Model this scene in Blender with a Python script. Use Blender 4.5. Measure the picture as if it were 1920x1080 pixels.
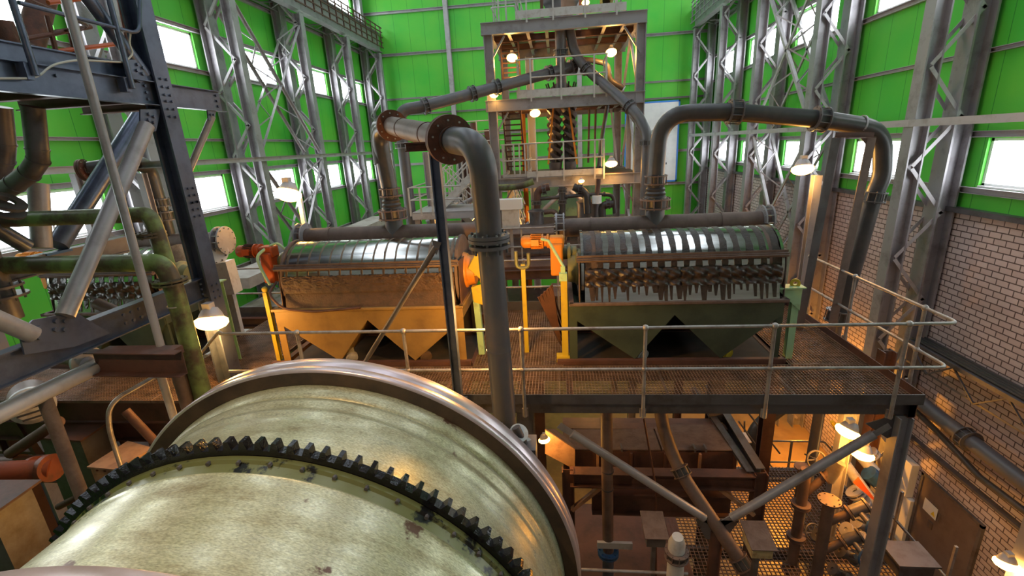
import bpy, math, random
from mathutils import Vector as V, Matrix
from math import pi, sin, cos, radians as RD
random.seed(7)
S=bpy.context.scene
for o in list(bpy.data.objects): bpy.data.objects.remove(o)
C=S.collection
# ---------------------------------------------------------------- camera (origin = the lens; the hall floor is 11.5 m below)
F=878.0
_D=V((85,-266,F)); _N=V((159,2879,F)).normalized()
_d=(_D-_N*_D.dot(_N)).normalized(); _r=_N.cross(_d)
ROW=(_r,_d,-_N)                                   # world X, Y, Z written in the lens frame (x right, y down, z forward)
cam=bpy.data.cameras.new('camera'); co=bpy.data.objects.new('camera',cam); C.objects.link(co)
cam.sensor_width=36; cam.lens=F/1920*36; cam.clip_start=.05; cam.clip_end=200
def lensax(v): return V([a.dot(v) for a in ROW])
cx_,cy_,cz_=lensax(V((1,0,0))),lensax(V((0,-1,0))),lensax(V((0,0,-1)))
co.matrix_world=Matrix(((cx_.x,cy_.x,cz_.x,0),(cx_.y,cy_.y,cz_.y,0),(cx_.z,cy_.z,cz_.z,0),(0,0,0,1)))
S.camera=co
S.view_settings.view_transform='Standard'; S.view_settings.look='None'; S.view_settings.gamma=1
S.view_settings.use_curve_mapping=False; S.view_settings.exposure=-0.22
# ---------------------------------------------------------------- light of the place
W=bpy.data.worlds.new('world'); S.world=W; W.use_nodes=True
W.node_tree.nodes['Background'].inputs[0].default_value=(.62,.74,1,1)
W.node_tree.nodes['Background'].inputs[1].default_value=.30
def area(name,loc,rot,sx,sy,e,col):
    l=bpy.data.lights.new(name,'AREA'); l.shape='RECTANGLE'; l.size=sx; l.size_y=sy; l.energy=e; l.color=col
    o=bpy.data.objects.new(name,l); C.objects.link(o); o.location=loc; o.rotation_euler=rot; return o
for x in (-8.5,-1.5,5.5):                           # rooflights along the hall
    area('rooflight',(x,16,12.6),(0,0,0),2.2,34,900,(.80,.89,1))
def P(px,py,X=None,Y=None,Z=None):
    """the point of the hall that lies on the sight line of a photo pixel at a given distance"""
    v=lensax(V((px-960,py-540,F)))
    t= X/v.x if X is not None else (Y/v.y if Y is not None else Z/v.z)
    return v*t
# ---------------------------------------------------------------- materials
def mat(name,c,rough=.5,metal=0,c2=None,scale=3,lo=.45,hi=.65,bump=0,c3=None,stretch=None,det=6,spec=None,rough2=None):
    m=bpy.data.materials.new(name); m.use_nodes=True; n=m.node_tree.nodes; l=m.node_tree.links; b=n['Principled BSDF']
    b.inputs['Roughness'].default_value=rough; b.inputs['Metallic'].default_value=metal
    if spec is not None: b.inputs['Specular IOR Level'].default_value=spec
    b.inputs['Base Color'].default_value=(*c,1)
    tc=n.new('ShaderNodeTexCoord'); mp=n.new('ShaderNodeMapping'); l.new(tc.outputs['Object'],mp.inputs[0])
    if stretch: mp.inputs['Scale'].default_value=stretch
    if c2:
        t=n.new('ShaderNodeTexNoise'); t.inputs['Scale'].default_value=scale; t.inputs['Detail'].default_value=det; t.inputs['Roughness'].default_value=.65
        l.new(mp.outputs[0],t.inputs[0]); r=n.new('ShaderNodeValToRGB'); l.new(t.outputs['Fac'],r.inputs[0])
        e=r.color_ramp.elements; e[0].position=lo; e[1].position=hi; e[0].color=(*c,1); e[1].color=(*c2,1)
        if c3:
            x=e.new(lo-.12); x.color=(*c3,1); e[0].position=lo-.12
            e[0].color=(*c3,1); e[1].position=lo; e[1].color=(*c,1)
        l.new(r.outputs[0],b.inputs['Base Color'])
        if rough2 is not None:
            mr=n.new('ShaderNodeMapRange'); mr.inputs[1].default_value=lo; mr.inputs[2].default_value=hi; mr.inputs[3].default_value=rough; mr.inputs[4].default_value=rough2
            l.new(t.outputs['Fac'],mr.inputs[0]); l.new(mr.outputs[0],b.inputs['Roughness'])
    if bump:
        t2=n.new('ShaderNodeTexNoise'); t2.inputs['Scale'].default_value=scale*5; t2.inputs['Detail'].default_value=5; l.new(mp.outputs[0],t2.inputs[0])
        bp=n.new('ShaderNodeBump'); bp.inputs['Strength'].default_value=bump; bp.inputs['Distance'].default_value=.02
        l.new(t2.outputs['Fac'],bp.inputs['Height']); l.new(bp.outputs[0],b.inputs['Normal'])
    return m
def emit(name,c,s):
    m=bpy.data.materials.new(name); m.use_nodes=True; b=m.node_tree.nodes['Principled BSDF']
    b.inputs['Base Color'].default_value=(*c,1); b.inputs['Emission Color'].default_value=(*c,1); b.inputs['Emission Strength'].default_value=s
    return m
K={}
K['dull']=mat('dull_brushed_band',(.20,.15,.11),.42,.7,(.12,.08,.06),6,.4,.7)
K['underside_shade']=mat('painted_shade_black',(.03,.025,.022),.8,0,(.05,.035,.03),3)  # near black that paints the shade under the separators
K['steel']=mat('grey_painted_steel',(.32,.30,.32),.42,.2,(.17,.15,.155),2.2,.5,.75,.05)
K['steelL']=mat('light_painted_steel',(.44,.41,.43),.45,.1,(.30,.27,.26),2.5,.5,.75,.05)
K['steelD']=mat('dark_painted_steel',(.13,.12,.13),.45,.3,(.07,.055,.05),2.5,.45,.7,.08)
K['blue']=mat('blue_grey_paint',(.085,.105,.165),.34,.35,(.045,.055,.09),3,.45,.7,.05)
K['brown']=mat('dusty_brown_steel',(.115,.052,.038),.6,.1,(.06,.03,.024),3,.45,.7,.15)
K['dust']=mat('ore_dust',(.16,.11,.095),.9,0,(.10,.062,.052),5,.4,.7,.3)
K['pipeB']=mat('dusty_brown_pipe',(.18,.115,.095),.55,.1,(.10,.065,.052),3,.4,.7,.1)
K['rubber']=mat('black_rubber_pipe',(.045,.042,.045),.38,0,(.08,.065,.06),3,.45,.75,.05)
K['pipeG']=mat('dark_grey_pipe',(.11,.105,.115),.42,.2,(.17,.13,.11),2.5,.5,.75,.05)
K['rust']=mat('rusty_flange',(.13,.045,.025),.6,.3,(.07,.03,.02),8,.4,.65,.2)
K['rustor']=mat('dull_rusty_orange',(.22,.055,.025),.55,0,(.10,.04,.025),4)
K['oily']=mat('oily_olive_paint',(.15,.16,.06),.3,.1,(.008,.008,.008),3.5,.55,.6)
K['bolt']=mat('zinc_bolt',(.55,.55,.56),.35,.8,(.3,.27,.25),15)
K['rail']=mat('galvanised_rail',(.40,.36,.34),.42,.45,(.24,.19,.17),6,.45,.7,.08)
K['railL']=mat('white_grey_rail',(.52,.50,.49),.45,.1,(.35,.3,.27),6,.5,.75,.05)
K['grate']=mat('worn_grating',(.26,.17,.125),.5,.3,(.13,.085,.06),4,.4,.65)
K['greenp']=mat('green_pipe_paint',(.20,.28,.09),.45,0,(.09,.065,.04),2.2,.42,.6,.12,spec=.4)
K['greenL']=mat('pale_green_paint',(.38,.58,.33),.5,0,(.22,.24,.14),4,.55,.75,.05)
K['olive']=mat('olive_hopper_paint',(.17,.18,.085),.5,.05,(.12,.115,.06),2,.45,.7,.06)
K['ochre']=mat('ochre_hopper_paint',(.30,.18,.055),.5,.05,(.20,.115,.04),2,.45,.7,.06)
K['oliveD']=mat('dark_green_hopper_paint',(.065,.085,.06),.42,.1,(.035,.045,.035),1.6,.45,.7,.05)
K['orange']=mat('orange_paint',(.46,.075,.012),.45,0,(.25,.05,.02),5,.52,.75,.05)
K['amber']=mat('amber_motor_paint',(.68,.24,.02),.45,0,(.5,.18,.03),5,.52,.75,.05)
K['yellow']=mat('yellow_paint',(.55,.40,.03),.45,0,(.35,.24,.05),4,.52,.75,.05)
K['inox']=mat('polished_steel',(.62,.62,.60),.16,1,(.45,.43,.40),2,.4,.7,0,stretch=(.3,6,6))
K['sludge']=mat('wet_ore_sludge',(.035,.024,.02),.30,0,(.075,.05,.04),6,.4,.7,.5)
K['sludgeB']=mat('drying_ore_sludge',(.10,.055,.035),.6,0,(.05,.03,.022),7,.4,.7,.6)
K['black']=mat('greasy_black',(.006,.006,.008),.09,0,(.016,.015,.018),9,.4,.7,.15)
K['tyre']=mat('bare_running_steel',(.62,.53,.57),.30,.6,(.50,.42,.42),2.5,.4,.7,0)
K['tyreD']=mat('tyre_side_paint',(.10,.065,.045),.4,.3,(.05,.035,.03),3,.4,.7,.1)
K['white']=mat('white_enamel',(.72,.71,.72),.4,0,(.5,.47,.45),4,.6,.8)
K['concrete']=mat('concrete_ledge',(.42,.37,.34),.85,0,(.3,.25,.22),2,.4,.7,.2)
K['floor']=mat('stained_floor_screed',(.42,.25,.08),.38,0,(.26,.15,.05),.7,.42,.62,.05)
K['bluep']=mat('blue_paint',(.03,.10,.26),.4,.1,(.03,.06,.13),5)
K['win']=emit('bright_daylight_glass',(.90,.95,1),13)
K['sodium']=emit('lit_sodium_lamp',(1,.50,.10),28)
K['cable']=mat('pale_cable',(.45,.43,.38),.6)
K['panelgrey']=mat('grey_door_paint',(.16,.12,.11),.5,.1,(.12,.09,.08),2)
K['bannerw']=mat('white_banner_vinyl',(.80,.81,.83),.5,0,(.72,.73,.76),2)
K['banblue']=mat('banner_blue_print',(.06,.25,.75),.5)
K['bangrey']=mat('banner_grey_print',(.38,.40,.38),.5)
K['ceil']=mat('roof_sheet',(.35,.36,.38),.6,.1,(.28,.28,.3),1)
K['tan']=mat('tan_lid',(.42,.24,.14),.6,.1,(.25,.13,.08),5,.45,.7,.1)
K['cream']=mat('yellowed_cream_paint',(.45,.36,.20),.5,0,(.25,.16,.08),8,.5,.65)
K['print']=mat('dark_print',(.05,.05,.06),.5)
K['yellowsign']=mat('yellow_sign',(.8,.6,.05),.5)
def wallmat():                                     # green sandwich panels with fine ribs and vertical joints
    m=bpy.data.materials.new('green_wall_panel'); m.use_nodes=True; n=m.node_tree.nodes; l=m.node_tree.links; b=n['Principled BSDF']
    b.inputs['Roughness'].default_value=.5
    tc=n.new('ShaderNodeTexCoord'); no=n.new('ShaderNodeTexNoise'); no.inputs['Scale'].default_value=.6; no.inputs['Detail'].default_value=4
    l.new(tc.outputs['Object'],no.inputs[0]); r=n.new('ShaderNodeValToRGB'); l.new(no.outputs['Fac'],r.inputs[0])
    e=r.color_ramp.elements; e[0].position=.35; e[0].color=(.07,.52,.045,1); e[1].position=.7; e[1].color=(.13,.55,.045,1)
    sx=n.new('ShaderNodeSeparateXYZ'); l.new(tc.outputs['Object'],sx.inputs[0]); ad=n.new('ShaderNodeMath'); l.new(sx.outputs[0],ad.inputs[0]); l.new(sx.outputs[1],ad.inputs[1])
    mu=n.new('ShaderNodeMath'); mu.operation='MULTIPLY'; mu.inputs[1].default_value=1.0; l.new(ad.outputs[0],mu.inputs[0])
    fr=n.new('ShaderNodeMath'); fr.operation='FRACT'; l.new(mu.outputs[0],fr.inputs[0])
    lt=n.new('ShaderNodeMath'); lt.operation='LESS_THAN'; lt.inputs[1].default_value=.018; l.new(fr.outputs[0],lt.inputs[0])
    mx=n.new('ShaderNodeMix'); mx.data_type='RGBA'; l.new(lt.outputs[0],mx.inputs['Factor']); l.new(r.outputs[0],mx.inputs['A']); mx.inputs['B'].default_value=(.025,.25,.025,1)
    l.new(mx.outputs['Result'],b.inputs['Base Color'])
    return m
K['green']=wallmat()
def brickmat():
    m=bpy.data.materials.new('pale_brickwork'); m.use_nodes=True; n=m.node_tree.nodes; l=m.node_tree.links; b=n['Principled BSDF']
    b.inputs['Roughness'].default_value=.75
    tc=n.new('ShaderNodeTexCoord'); sx=n.new('ShaderNodeSeparateXYZ'); l.new(tc.outputs['Object'],sx.inputs[0]); cb=n.new('ShaderNodeCombineXYZ')
    l.new(sx.outputs[1],cb.inputs[0]); l.new(sx.outputs[2],cb.inputs[1])
    br=n.new('ShaderNodeTexBrick'); l.new(cb.outputs[0],br.inputs[0]); br.inputs['Scale'].default_value=1
    br.inputs['Brick Width'].default_value=.30; br.inputs['Row Height'].default_value=.142; br.inputs['Mortar Size'].default_value=.014; br.inputs['Mortar Smooth'].default_value=.3
    br.inputs['Color1'].default_value=(.63,.51,.50,1); br.inputs['Color2'].default_value=(.54,.41,.39,1); br.inputs['Mortar'].default_value=(.12,.08,.075,1)
    no=n.new('ShaderNodeTexNoise'); no.inputs['Scale'].default_value=.5; no.inputs['Detail'].default_value=5; l.new(tc.outputs['Object'],no.inputs[0])
    mr=n.new('ShaderNodeMapRange'); mr.inputs[1].default_value=.3; mr.inputs[2].default_value=.7; mr.inputs[3].default_value=.72; mr.inputs[4].default_value=1.08; l.new(no.outputs['Fac'],mr.inputs[0])
    mx=n.new('ShaderNodeMix'); mx.data_type='RGBA'; mx.blend_type='MULTIPLY'; mx.inputs['Factor'].default_value=1; l.new(br.outputs['Color'],mx.inputs['A']); l.new(mr.outputs[0],mx.inputs['B'])
    l.new(mx.outputs['Result'],b.inputs['Base Color'])
    bp=n.new('ShaderNodeBump'); bp.inputs['Strength'].default_value=.5; bp.inputs['Distance'].default_value=.01; bp.invert=True; l.new(br.outputs['Fac'],bp.inputs['Height']); l.new(bp.outputs[0],b.inputs['Normal'])
    return m
K['brick']=brickmat()
def shellmat():                                    # worn cream green paint on the mill shell, brushed around the drum, with a few dark stains
    m=bpy.data.materials.new('worn_mill_paint'); m.use_nodes=True; n=m.node_tree.nodes; l=m.node_tree.links; b=n['Principled BSDF']
    b.inputs['Metallic'].default_value=.35
    tc=n.new('ShaderNodeTexCoord')
    mp=n.new('ShaderNodeMapping'); mp.inputs['Scale'].default_value=(1,3,1); l.new(tc.outputs['Object'],mp.inputs[0])
    a=n.new('ShaderNodeTexNoise'); a.inputs['Scale'].default_value=1.3; a.inputs['Detail'].default_value=9; a.inputs['Roughness'].default_value=.72; l.new(mp.outputs[0],a.inputs[0])
    r=n.new('ShaderNodeValToRGB'); l.new(a.outputs['Fac'],r.inputs[0]); e=r.color_ramp.elements
    e[0].position=.33; e[0].color=(.30,.26,.14,1); e[1].position=.68; e[1].color=(.62,.63,.47,1); x=e.new(.5); x.color=(.50,.49,.32,1)
    f=n.new('ShaderNodeTexNoise'); f.inputs['Scale'].default_value=38; f.inputs['Detail'].default_value=4; l.new(mp.outputs[0],f.inputs[0])
    fr=n.new('ShaderNodeMapRange'); fr.inputs[1].default_value=.3; fr.inputs[2].default_value=.7; fr.inputs[3].default_value=.6; fr.inputs[4].default_value=1.2; l.new(f.outputs['Fac'],fr.inputs[0])
    mx=n.new('ShaderNodeMix'); mx.data_type='RGBA'; mx.blend_type='MULTIPLY'; mx.inputs['Factor'].default_value=1; l.new(r.outputs[0],mx.inputs['A']); l.new(fr.outputs[0],mx.inputs['B'])
    s=n.new('ShaderNodeTexNoise'); s.inputs['Scale'].default_value=2.3; s.inputs['Detail'].default_value=6; s.inputs['Roughness'].default_value=.6; l.new(tc.outputs['Object'],s.inputs[0])
    sr=n.new('ShaderNodeValToRGB'); sr.color_ramp.elements[0].position=.655; sr.color_ramp.elements[1].position=.69; l.new(s.outputs['Fac'],sr.inputs[0])
    m2=n.new('ShaderNodeMix'); m2.data_type='RGBA'; l.new(sr.outputs[0],m2.inputs['Factor']); l.new(mx.outputs['Result'],m2.inputs['A']); m2.inputs['B'].default_value=(.14,.08,.06,1)
    l.new(m2.outputs['Result'],b.inputs['Base Color'])
    rr=n.new('ShaderNodeMapRange'); rr.inputs[1].default_value=.3; rr.inputs[2].default_value=.7; rr.inputs[3].default_value=.42; rr.inputs[4].default_value=.22; l.new(a.outputs['Fac'],rr.inputs[0]); l.new(rr.outputs[0],b.inputs['Roughness'])
    return m
K['shell']=shellmat()
# ---------------------------------------------------------------- mesh building
def frame(d,up=V((0,0,1))):
    t=V(d).normalized(); s=t.cross(up)
    if s.length<1e-4: s=t.cross(V((0,1,0)))
    s.normalize(); return t,s,s.cross(t)
class M:
    def __init__(s): s.v=[]; s.f=[]
    def add(s,vs,fs):
        n=len(s.v); s.v+=[V(v) for v in vs]; s.f+=[tuple(i+n for i in f) for f in fs]; return s
    def ob(s,c,ax,h):
        c=V(c); q=[c+ax[0]*(h[0]*i)+ax[1]*(h[1]*j)+ax[2]*(h[2]*k) for i in(-1,1) for j in(-1,1) for k in(-1,1)]
        return s.add(q,[(0,1,3,2),(4,6,7,5),(0,4,5,1),(2,3,7,6),(0,2,6,4),(1,5,7,3)])
    def box(s,a,b):
        return s.ob([(a[i]+b[i])/2 for i in range(3)],(V((1,0,0)),V((0,1,0)),V((0,0,1))),[abs(a[i]-b[i])/2 for i in range(3)])
    def bar(s,p,q,w,h,up=V((0,0,1))):
        p=V(p);q=V(q); t,a,b=frame(q-p,V(up)); return s.ob((p+q)/2,(t,a,b),((q-p).length/2,w/2,h/2))
    def ext(s,p,q,poly,up=V((0,0,1))):
        p=V(p);q=V(q); t,a,b=frame(q-p,V(up)); n=len(poly)
        vs=[p+a*x+b*y for x,y in poly]+[q+a*x+b*y for x,y in poly]
        return s.add(vs,[tuple(range(n))[::-1],tuple(range(n,2*n))]+[(i,(i+1)%n,(i+1)%n+n,i+n) for i in range(n)])
    def ib(s,p,q,w,h,up=V((0,0,1)),t=None):          # I section, h along up
        t=t or max(.012,w*.08); W=w/2;H=h/2;T=t/2; f=t*1.3
        return s.ext(p,q,[(-W,-H),(W,-H),(W,-H+f),(T,-H+f),(T,H-f),(W,H-f),(W,H),(-W,H),(-W,H-f),(-T,H-f),(-T,-H+f),(-W,-H+f)],up)
    def ch(s,p,q,w,h,up=V((0,0,1)),t=None):          # channel, open towards +side
        t=t or max(.01,w*.1); H=h/2
        return s.ext(p,q,[(0,-H),(w,-H),(w,-H+t),(t,-H+t),(t,H-t),(w,H-t),(w,H),(0,H)],up)
    def an(s,p,q,w,up=V((0,0,1)),t=None):
        t=t or max(.006,w*.12); return s.ext(p,q,[(0,0),(w,0),(w,t),(t,t),(t,w),(0,w)],up)
    def tube(s,path,r,n=12,caps=True):
        path=[V(p) for p in path]; m=len(path); R=r if isinstance(r,(list,tuple)) else [r]*m
        T=[]
        for i in range(m):
            a=path[max(i-1,0)];b=path[min(i+1,m-1)]; T.append((b-a).normalized())
        t,u,w=frame(T[0]); vs=[]
        for i in range(m):
            if i:
                q=T[i-1].rotation_difference(T[i]); u=q@u
            u=(u-T[i]*u.dot(T[i])).normalized(); w=T[i].cross(u)
            vs+=[path[i]+(u*cos(2*pi*k/n)+w*sin(2*pi*k/n))*R[i] for k in range(n)]
        fs=[(i*n+k,i*n+(k+1)%n,(i+1)*n+(k+1)%n,(i+1)*n+k) for i in range(m-1) for k in range(n)]
        if caps: fs+=[tuple(range(n))[::-1],tuple((m-1)*n+k for k in range(n))]
        return s.add(vs,fs)
    def lathe(s,p,d,prof,n=32,a0=0,a1=2*pi,up=V((0,0,1))):   # prof: (radius, distance along d)
        p=V(p); t,u,w=frame(d,up); m=len(prof); full=abs(a1-a0-2*pi)<1e-6; N=n if full else n+1
        vs=[p+t*z+(u*cos(a0+(a1-a0)*k/n)+w*sin(a0+(a1-a0)*k/n))*r for r,z in prof for k in range(N)]
        K_=n
        fs=[(i*N+k,i*N+(k+1)%N,(i+1)*N+(k+1)%N,(i+1)*N+k) for i in range(m-1) for k in range(K_)]
        return s.add(vs,fs)
    def cyl(s,p,q,r,n=20,r2=None):
        p=V(p);q=V(q);L=(q-p).length; r2=r if r2 is None else r2
        return s.lathe(p,q-p,[(0,0),(r,0),(r2,L),(0,L)],n)
    def bolts(s,p,d,R,n,r,h,a0=0):
        t,u,w=frame(d); p=V(p)
        for k in range(n):
            a=a0+2*pi*k/n; c=p+(u*cos(a)+w*sin(a))*R; s.cyl(c,c+t*h,r,6)
        return s
    def plate(s,pts,th):                            # planar outline given thickness
        pts=[V(p) for p in pts]; nn=(pts[1]-pts[0]).cross(pts[2]-pts[1]).normalized()*(th/2); n=len(pts)
        return s.add([p-nn for p in pts]+[p+nn for p in pts],[tuple(range(n))[::-1],tuple(range(n,2*n))]+[(i,(i+1)%n,(i+1)%n+n,i+n) for i in range(n)])
    def ball(s,c,r,n=12):
        return s.lathe(V(c)-V((0,0,r)),(0,0,1),[(r*sin(pi*i/8),r-r*cos(pi*i/8)) for i in range(9)],n)
def wl(o):
    x=V((0,0,0))
    while o: x+=o.location; o=o.parent
    return x
def tag(o,label=None,cat=None,group=None,kind=None):
    if label: o['label']=label
    if cat: o['category']=cat
    if group: o['group']=group
    if kind: o['kind']=kind
    return o
def obj(name,b,m,parent=None,label=None,cat=None,group=None,kind=None,bev=0,sm=35):
    if isinstance(m,str): m=K[m]
    if parent is None:
        lo=[min(v[i] for v in b.v) for i in range(3)]; hi=[max(v[i] for v in b.v) for i in range(3)]
        org=V(((lo[0]+hi[0])/2,(lo[1]+hi[1])/2,lo[2]))
    else: org=wl(parent)
    me=bpy.data.meshes.new(name); me.from_pydata([tuple(v-org) for v in b.v],[],b.f); me.validate()
    for mm in (m if isinstance(m,(list,tuple)) else [m]): me.materials.append(mm)
    me.shade_smooth(); me.set_sharp_from_angle(angle=RD(sm)); me.update()
    o=bpy.data.objects.new(name,me); C.objects.link(o)
    if parent is None: o.location=org
    else: o.parent=parent
    if bev:
        md=o.modifiers.new('bevel','BEVEL'); md.width=bev; md.segments=2; md.limit_method='ANGLE'; md.angle_limit=RD(40)
    return tag(o,label,cat,group,kind)
def root(name,loc,label,cat,group=None,kind=None):
    o=bpy.data.objects.new(name,None); C.objects.link(o); o.location=loc; o.empty_display_size=.2
    return tag(o,label,cat,group,kind)
def arc(path,rad,n=7):                              # round the corners of a polyline
    path=[V(p) for p in path]; out=[path[0]]
    rads=rad if isinstance(rad,(list,tuple)) else [rad]*len(path)
    for i in range(1,len(path)-1):
        a,b,c=path[i-1],path[i],path[i+1]; d1=(a-b).normalized(); d2=(c-b).normalized()
        r=min(rads[i],(a-b).length*.49,(c-b).length*.49); p0=b+d1*r; p1=b+d2*r
        for k in range(n+1):
            t=k/n; out.append(p0*(1-t)**2+b*2*t*(1-t)+p1*t*t)
    out.append(path[-1]); return out
def ring(b,p,d,r0,r1,th,n=28):
    return b.lathe(V(p)-V(d).normalized()*th/2,d,[(r0,0),(r1,0),(r1,th),(r0,th),(r0,0)],n)
def coupling(p,d,r,parent,m='pipeG',L=None,nb=10,R=1.42,bm=None):   # cage coupling: two rings joined by studs around a sleeve
    p=V(p); d=V(d).normalized(); L=L or r*1.0
    b=M(); ring(b,p-d*L/2,d,r*.95,r*R,r*.13,28); ring(b,p+d*L/2,d,r*.95,r*R,r*.13,28)
    o=obj('coupling',b,m,parent)
    t,u,w=frame(d)
    for k in range(nb):
        b=M(); a=2*pi*(k+.5)/nb; c=p+(u*cos(a)+w*sin(a))*r*(R-.14); b.cyl(c-d*(L/2+r*.16),c+d*(L/2+r*.16),r*.065,6); obj('coupling_stud',b,bm or m,o)
    b=M(); b.cyl(p-d*L/2,p+d*L/2,r*1.12,24); obj('coupling_sleeve',b,'rubber',o)
    return o
def flange(p,d,r,parent,m='rust',th=.035,gap=.0,nb=8,R=1.6,bm='bolt',r0=.5):
    p=V(p); d=V(d).normalized(); b=M(); ring(b,p-d*th*.6,d,r*r0,r*R,th,32); ring(b,p+d*th*.6,d,r*r0,r*R,th,32)
    o=obj('flange',b,m,parent); t,u,w=frame(d)
    for k in range(nb):
        b=M(); a=2*pi*k/nb+.2; c=p+(u*cos(a)+w*sin(a))*r*(R+1)/2*1.02; b.cyl(c-d*(th*1.1+r*.1),c+d*(th*1.1+r*.1),r*.085,6); obj('flange_bolt',b,bm,o)
    return o
def sodium(loc,d,parent=None,e=60,label='',s=1.,post=None,lightcol=(1,.50,.12),spot=None):  # oval sodium floodlight: housing, lit lens, light
    loc=V(loc); t=root('floodlight',loc,label,'floodlight','sodium floodlights')
    d=V(d).normalized(); b=M(); b.lathe(loc,d,[(0,-.13*s),(.08*s,-.13*s),(.12*s,-.07*s),(.15*s,0),(.13*s,.0),(0,-.02)],20); b.box(loc+V((-.05,-.05,.05))*s,loc+V((.05,.05,.2))*s)
    obj('lamp_housing',b,'steelL',t)
    b=M(); b.lathe(loc,d,[(.14*s,-.01*s),(.185*s,.02*s),(.19*s,.07*s),(.15*s,.12*s),(.08*s,.15*s),(0,.16*s)],20); obj('lamp_lens',b,'sodium',t)
    l=bpy.data.lights.new('lamp_light','SPOT' if spot else 'POINT'); l.energy=e; l.color=lightcol; l.shadow_soft_size=.1
    o=bpy.data.objects.new('lamp_light',l); C.objects.link(o); o.parent=t; o.location=d*.28*s
    if spot: l.spot_size=spot; l.spot_blend=.6; o.rotation_euler=d.to_track_quat('-Z','Y').to_euler()
    if post:
        b=M(); b.tube(post,.025,8); obj('lamp_bracket',b,'steelL',t)
    return t
FL=-11.5; DK=-3.4
def pr(p):
    c=ROW[0]*p[0]+ROW[1]*p[1]+ROW[2]*p[2]; return 960+F*c.x/c.z
def onx(A,B,x):                                      # the point of segment A-B seen at photo column x
    lo,hi=0.,1.
    for _ in range(40):
        m=(lo+hi)/2
        if (pr(A+(B-A)*m)<x)==(pr(A)<pr(B)): lo=m
        else: hi=m
    return A+(B-A)*lo
# ================================================================ the hall
XL,XR,YB,YN,ZT=-12.6,9.7,33.0,-3.0,13.0
COLY=(7.6,12.6,17.6,22.5,27.4,32.3)
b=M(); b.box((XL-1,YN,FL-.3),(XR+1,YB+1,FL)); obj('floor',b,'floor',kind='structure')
b=M(); b.box((XL-1,YN,ZT),(XR+1,YB+1,ZT+.3)); obj('ceiling',b,'ceil',kind='structure')
def wall_x(name,x,th,z0,z1,m,holes):               # wall along Y with rectangular window openings
    b=M(); ys=sorted({YN,YB,*[h for q in holes for h in q[:2]]}); zs=sorted({z0,z1,*[h for q in holes for h in q[2:]]})
    for i in range(len(ys)-1):
        for j in range(len(zs)-1):
            cy,cz=(ys[i]+ys[i+1])/2,(zs[j]+zs[j+1])/2
            if any(q[0]<cy<q[1] and q[2]<cz<q[3] for q in holes): continue
            b.box((x,ys[i],zs[j]),(x+th,ys[i+1],zs[j+1]))
    return obj(name,b,m,kind='structure')
HL=[];HR=[]
for y in (2.7,7.6,12.6,17.6,22.5,27.4):
    HL+=[(y+1.5,y+4.55,-1.70,-.47),(y+1.5,y+4.55,3.15,4.33)]
    HR+=[(y+1.5,y+4.45,-1.48,-.41),(y+1.5,y+4.45,3.2,4.4)]
HL+=[(y+1.5,y+4.55,8.0,9.2) for y in (17.6,22.5,27.4)]
HR+=[(y+1.5,y+4.45,8.0,9.2) for y in (17.6,22.5,27.4)]
wall_x('wall_left',XL-.25,.25,FL,ZT,'green',HL)
wall_x('wall_right',XR,.25,-2.05,ZT,'green',HR)
b=M(); b.box((XR-.05,YN,FL),(XR+.25,YB,-2.05)); obj('wall_right_brickwork',b,'brick',kind='structure')
b=M(); b.box((XL-.3,YB,FL),(XR+.3,YB+.25,ZT)); obj('wall_back',b,'green',kind='structure')
b=M(); b.box((XL-.3,YN-.25,FL),(XR+.3,YN,ZT)); obj('wall_front',b,'ceil',kind='structure')
n=0
for side,H,x,s in (('left',HL,XL,1),('right',HR,XR,-1)):
    for (y0,y1,z0,z1) in H:
        n+=1; w=root('window_%d'%n,(x,(y0+y1)/2,z0),'wide bright window with a white frame in the green %s wall'%side,'window',kind='structure')
        xo=x-s*.12; b=M()
        for a,c in (((y0,z0),(y1,z0+.07)),((y0,z1-.07),(y1,z1)),((y0,z0),(y0+.07,z1)),((y1-.07,z0),(y1,z1)),(((y0+y1)/2-.03,z0),((y0+y1)/2+.03,z1))):
            b.box((xo-.05,a[0],a[1]),(xo+.05,c[0],c[1]))
        b.box((x-s*.25,y0-.0,z0-.02),(x+s*.02,y1,z0+.015))
        obj('window_frame',b,'white',w)
        b=M(); b.box((xo-s*.04-.005,y0+.05,z0+.05),(xo-s*.04+.005,y1-.05,z1-.05)); obj('window_pane',b,'win',w)
# girts (the horizontal rails of the cladding)
n=0
def trim(b,m='steelL'):
    global n; n+=1; return obj('trim_%d'%n,b,m,kind='structure')
for z in (9.3,7.9,6.2,4.42,3.06,.76,-.38,-1.80,-4.0,-5.6,-7.2):
    b=M(); b.ch((XL,YN,z),(XL,YB,z),.12,.14 if z not in(.76,) else .09); trim(b)
for z in (9.3,7.9,6.2,4.5,3.10,1.45,-.32,-1.58):
    b=M(); b.ch((XR,YB,z),(XR,YN,z),.12,.14 if z not in(1.45,) else .10); trim(b)
b=M(); b.box((XR-.2,YN,-2.12),(XR,YB,-2.0)); trim(b,'steelD')
for z in (8.5,6.05,3.35,2.36,.84,-.9,-3.0,-5.2,-7.5):
    b=M(); b.ch((XL,YB,z),(XR,YB,z),.14,.16 if z!=2.36 and z!=3.35 else .1); trim(b)
for x in (-6.8,1.5):
    b=M(); b.ib((x,YB-.16,FL),(x,YB-.16,ZT),.28,.3,(0,1,0)); trim(b)
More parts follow.
